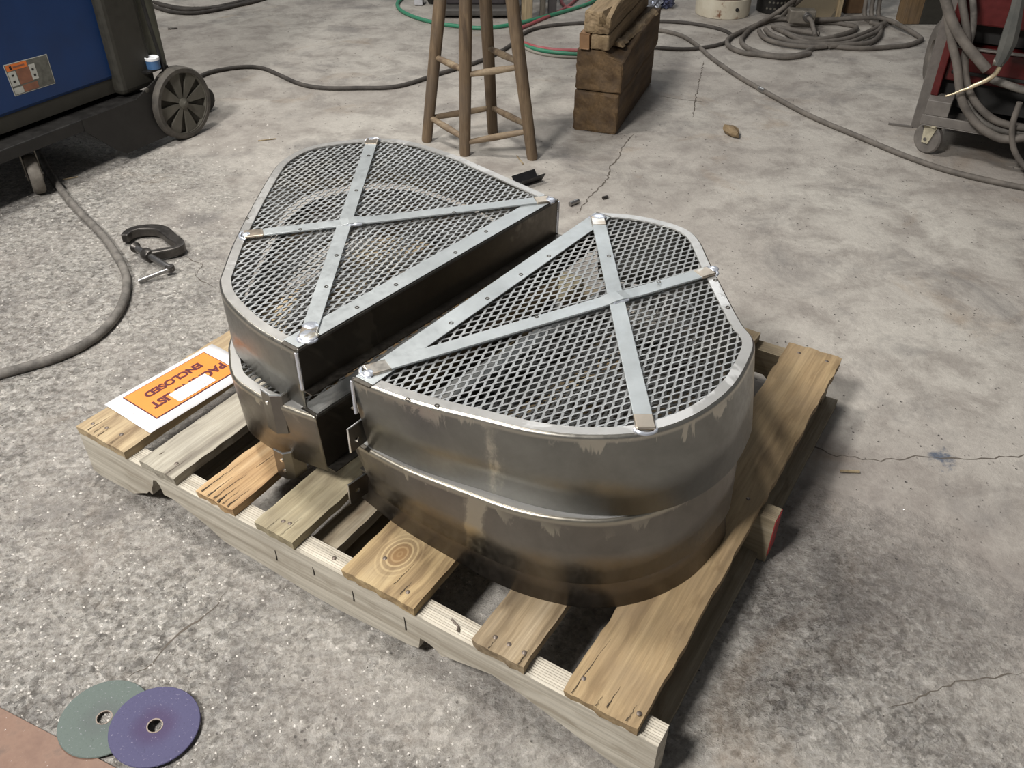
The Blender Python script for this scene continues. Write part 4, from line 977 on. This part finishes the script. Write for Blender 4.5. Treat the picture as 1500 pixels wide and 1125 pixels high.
hose('welding_cable', 'cable crossing right behind the torch at the frame edge', [(1452, 116), (1475, 124), (1500, 132), (1540, 140)], .012, mcab, -.015)
TQ = empty('welding_torch', onplane(1466, 60, PH+NH*.06, NH)); tag(TQ, 'welding torch with grey handle and bright brass neck', 'torch')
def tq(u, v, o_=.06): return onplane(u, v, PH+NH*o_, NH)-TQ.location
mb = MB(); mb.tube([tq(1496, -20), tq(1490, 10), tq(1483, 40), tq(1477, 62), tq(1468, 84), tq(1462, 95)], [.017, .019, .024, .026, .020, .015], 8); mb.build('handle', dusty('torch_handle', (.06, .062, .058), (.14, .135, .12), .5), TQ, smooth=True)
mbr = plain('bright_brass', (.70, .60, .42), .38, .9, .15)
mb = MB(); mb.tube(catmull([tq(1465, 97), tq(1458, 108), tq(1446, 117), tq(1430, 124), tq(1420, 129)], 5), [.0075]*12+[.0068]*9, 12); mb.build('neck', mbr, TQ, smooth=True)
mb = MB(); mb.tube([tq(1420, 129), tq(1410, 132), tq(1398, 137), tq(1385, 141)], [.005, .0042, .0036, .0028], 10); mb.build('tip', mbr, TQ, smooth=True)
mb = MB(); mb.tube([tq(1455, 90), tq(1470, 92)], .012, 10); mb.build('collar', mzn, TQ, smooth=True)

# ------------------------------------------------------------------ things along the back
tc = at(1065, 30, 0)+Vector((0, .145, 0)); TK = empty('gas_cylinder', tc); tag(TK, 'cream painted steel cylinder foot, rusty, standing at the back', 'cylinder')
t = NT('cream_rusty_paint'); c = t.co(); n = t.noise(c, 14, 7, .7); t.set('Base Color', t.ramp(n, [(.34, (.18, .08, .04)), (.42, (.52, .47, .37)), (.7, (.60, .56, .46))])); t.set('Roughness', .55); mcr2 = t.m
mb = MB(); mb.ring([(.128, .002), (.138, .002), (.141, .03), (.140, .088), (.132, .090), (.130, .03)], 48); mb.build('foot_ring', mcr2, TK, smooth=True)
mb = MB(); mb.lathe([(.12, .06), (.128, .088), (.135, .13), (.136, .50), (.11, .56), (.04, .60), (0, .60)], 48); mb.build('tank', plain('rust_brown_tank', (.25, .19, .15), .6, 0, .35, .1, 12), TK, smooth=True)
mb = MB(); d_ = Vector((.05, -1, 0)).normalized()
mb.lathe([(.009, 0), (.009, .004)], 16, rot_to(d_, Vector((.045, -.137, .050)))); mb.build('drain_hole', mdk, TK)
bc = at(1131, 23, 0)+Vector((.03, .10, 0)); BK = empty('bucket', bc); tag(BK, 'black perforated bucket standing right of the cream cylinder', 'bucket')
mb = MB(); mb.lathe([(.085, .001), (.09, .004), (.105, .30), (.110, .31), (.104, .30), (.085, .01)], 40); mb.build('shell', mbk, BK, smooth=True)
mb = MB()
for k in range(-3, 4):
    for j in range(5):
        a = -PI/2+k*.22+(.11 if j % 2 else 0); z = .03+j*.03; r_ = .0885+z*.05; mb.lathe([(.006, 0), (.006, .002)], 8, rot_to((math.cos(a), math.sin(a), 0), (math.cos(a)*r_, math.sin(a)*r_, z)))
tag(mb.build('perforation', mhub2, BK), kind='stuff')
def standing(name, label, u0, u1, v, depth, h, mat, cat, ang=0, lean=0):
    a, b = at(u0, v, 0), at(u1, v, 0); T_ = empty(name, a, math.atan2((b-a).y, (b-a).x)+ang); w_ = (b-a).length
    mb = MB(); mb.box(0, w_, 0, depth, .001, h); mb.build('body', mat, T_, bevel=.003); T_.rotation_euler.x = lean; tag(T_, label, cat); return T_
mpale = wood('pallet_pale_wood', (.55, .44, .28), (.42, .33, .20), (.22, .16, .1), 51, axis='Z', along=3, across=50)
mgw = wood('grey_post_wood', (.30, .27, .22), (.22, .195, .16), (.11, .10, .08), 53, axis='Z', along=3, across=50)
standing('timber_post', 'yellowish timber post just right of the stool legs', 764, 780, 31, .07, .7, mpale, 'post')
standing('timber_post', 'grey timber post right of the yellowish post', 791, 799, 24, .05, .7, mgw, 'post')
standing('timber_post', 'dark narrow post beside the red hose', 803, 815, 22, .05, .7, plain('dark_post', (.05, .045, .045), .7), 'post')
standing('crate', 'olive grey sheet metal crate behind the cable coil', 1163, 1224, 26, .25, .5, steel('dirty_sheet', (.22, .20, .16), (.42, .36, .26), .4, .5, metal=.7), 'crate')
standing('plank', 'pale plank edge at the right side of the sheet crate', 1224, 1231, 27, .12, .5, mpale, 'plank')
standing('wood_block', 'brown wooden block behind the coil, left of the hanging cables', 1236, 1262, 20, .12, .3, plain('brown_wood', (.12, .07, .035), .7), 'wood block')
standing('timber_post', 'brown timber standing at the back right of the hanging cables', 1322, 1346, 36, .10, .6, wood('orange_post', (.26, .17, .09), (.18, .12, .065), (.09, .06, .035), 61, axis='Z', along=3, across=50), 'post')
standing('machine_box', 'dark box standing behind the upright steel angle', 1346, 1378, 36, .2, .6, plain('dark_box', (.03, .028, .022), .6), 'box')
# low dark machine foot behind the stool
a = at(640, 28, 0); LM = empty('floor_machine', a, rad(1)); tag(LM, 'dark rounded machine base on the floor behind the stool', 'machine base')
w_ = (at(765, 27, 0)-a).length
mb = MB(); mb.prism([(0, 0), (w_*.85, 0), (w_*.97, .04), (w_, .12), (w_, .45), (0, .45)], .012, .05); mb.build('base_plate', plain('base_dark', (.07, .065, .06), .6), LM, bevel=.01)
mb = MB(); mb.prism([(w_*.1, .08), (w_*.80, .08), (w_*.9, .14), (w_*.92, .4), (w_*.1, .4)], .05, .30); mb.build('base_body', plain('base_maroon', (.045, .038, .04), .6), LM, bevel=.01)
a = at(607, 9, 0); FC = empty('trolley_foot', a); tag(FC, 'white and black trolley foot left of the stool at the top edge', 'trolley foot')
mb = MB(); mb.box(0, .045, 0, .08, .002, .06); mb.build('white_pad', plain('foot_white', (.5, .5, .52), .5), FC, bevel=.006)
mb = MB(); mb.lathe([(.01, -.03), (.055, -.03), (.06, -.02), (.06, .02), (.055, .03), (.01, .03)], 28, rot_to((1, 0, 0), (.10, .06, .062))); mb.build('wheel', mbk, FC, smooth=True)
mb = MB(); mb.box(.04, .75, .05, .12, .07, .16); mb.build('bar', mbk, FC, bevel=.006)
# crumpled foil and rags at the back beyond the timbers
for i, (u, v, lb, cm) in enumerate(((957, 12, 'crumpled silver and blue wrapper behind the timbers', (.35, .37, .42)), (974, 11, 'crumpled dark blue wrapper right of the silver one', (.10, .11, .18)))):
    a = at(u, v, 0); bm = bmesh.new(); bmesh.ops.create_icosphere(bm, subdivisions=3, radius=.05); rr = random.Random(i)
    for v_ in bm.verts: v_.co *= rr.uniform(.65, 1.15); v_.co.z = max(v_.co.z*.8+.035, .001)
    me = bpy.data.meshes.new('w'); bm.to_mesh(me); bm.free(); o = link('wrapper', me, plain('foil_%d' % i, cm, .25, .6, .5, 0, 90)); o.location = (a.x, a.y, 0); tag(o, lb, 'wrapper')

# ------------------------------------------------------------------ small things on the floor
def steel_angle():
    a = at(775, 268, .0); T_ = empty('steel_offcut', a, rad(38)); tag(T_, 'dark bent steel offcut behind the left guard corner', 'offcut')
    mb = MB(); pr = [(-.030, .030), (-.012, .004), (.012, .004), (.030, .026), (.028, .028), (.011, .007), (-.011, .007), (-.028, .032)]
    vv = [Vector((x, y_, z)) for x in (-.05, .045) for y_, z in pr]; k = len(pr)
    mb.add(vv, [(i, (i+1) % k, k+(i+1) % k, k+i) for i in range(k)]+[tuple(range(k))[::-1], tuple(range(k, 2*k))]); mb.build('channel', plain('offcut_steel', (.05, .048, .05), .4, .8), T_)
steel_angle()
def rod(name, label, u0, v0, u1, v1, r, mat, cat, n=10):
    mb = MB(); mb.tube([at(u0, v0, r+.0006), at(u1, v1, r+.0006)], r, n); o = mb.build(name, mat, smooth=n > 6); tag(o, label, cat)
rod('steel_pin', 'short round steel pin on the floor between the guards', 835, 299, 847, 294, .0075, mscr, 'pin')
rod('steel_slug', 'small dark slug beyond the steel pin', 883, 290, 890, 288, .005, mcl, 'slug')
rod('steel_coupling', 'small shiny coupling beside the stretched cable', 1112, 130, 1120, 134, .010, mscr, 'coupling')
rod('wood_sliver', 'pale wood sliver on the floor right of the pallet', 1231, 690, 1259, 691, .0030, mpale, 'sliver', 5)
rod('wood_sliver', 'thin straw coloured sliver above the left guard', 378, 206, 404, 203, .0022, mpale, 'sliver', 5)
rod('wood_sliver', 'pale thin stick lying in front of the stool', 757, 228, 766, 240, .0025, mpale, 'sliver', 5)
rod('wood_sliver', 'thin straw near the blue machine caster', 92, 263, 114, 259, .0022, mpale, 'sliver', 5)
rod('steel_hook', 'short black wire on the floor right of the blue machine', 246, 42, 260, 41, .004, mcl, 'wire')
a = at(1072, 198, 0); WS = empty('wood_chunk', a, rad(20)); tag(WS, 'splintered chunk of wood on the floor by the timbers', 'wood chunk')
bm = bmesh.new(); bmesh.ops.create_icosphere(bm, subdivisions=2, radius=1); rr = random.Random(3)
for v_ in bm.verts: v_.co = Vector((v_.co.x*.022*(1+.3*v_.co.y), v_.co.y*.05, v_.co.z*.02))*rr.uniform(.75, 1.15); v_.co.z = max(v_.co.z+.014, .001)
me = bpy.data.meshes.new('c'); bm.to_mesh(me); bm.free(); link('chunk', me, mt2, WS)
# swarf and grit scattered on the concrete: uncountable
def grit(name, n, mat, smin, smax, label, seed, boxpx):
    rr = random.Random(seed); mb = MB()
    for _ in range(n):
        u0, u1, v0, v1 = rr.choice(boxpx); p = at(rr.uniform(u0, u1), rr.uniform(v0, v1), 0)
        s_ = rr.uniform(smin, smax)*(.6+.15*p.y); a = rr.uniform(0, PI); c_, d_ = math.cos(a), math.sin(a); e = rr.uniform(.25, .9)
        vv = [(s_, 0, 0), (0, s_*e, 0), (-s_, 0, 0), (0, -s_*e, 0), (rr.uniform(-.3, .3)*s_, rr.uniform(-.3, .3)*s_*e, s_*rr.uniform(.3, .8))]
        mb.add([(p.x+x*c_-y*d_, p.y+x*d_+y*c_, z+.0002) for x, y, z in vv], [(0, 1, 4), (1, 2, 4), (2, 3, 4), (3, 0, 4), (3, 2, 1, 0)])
    o = mb.build(name, mat); tag(o, label, 'debris', kind='stuff')
grit('floor_grit', 1500, plain('grit_dark', (.09, .08, .07), .8), .0008, .0028, 'dark grit and chips scattered over the concrete', 1, [(0, 900, 30, 1125), (0, 400, 250, 1125), (900, 1500, 100, 1125)])
grit('metal_swarf', 260, plain('swarf_bright', (.75, .75, .72), .3, .7), .0004, .0013, 'bright metal chips scattered over the concrete', 2, [(0, 500, 180, 1125), (150, 1500, 20, 330), (1000, 1500, 500, 1125)])
grit('concrete_flakes', 2600, plain('flake_pale', (.55, .52, .48), .9), .0012, .0050, 'pale concrete flakes on the worn near part of the floor', 3, [(0, 330, 300, 1125), (0, 700, 760, 1125), (0, 420, 180, 560)])
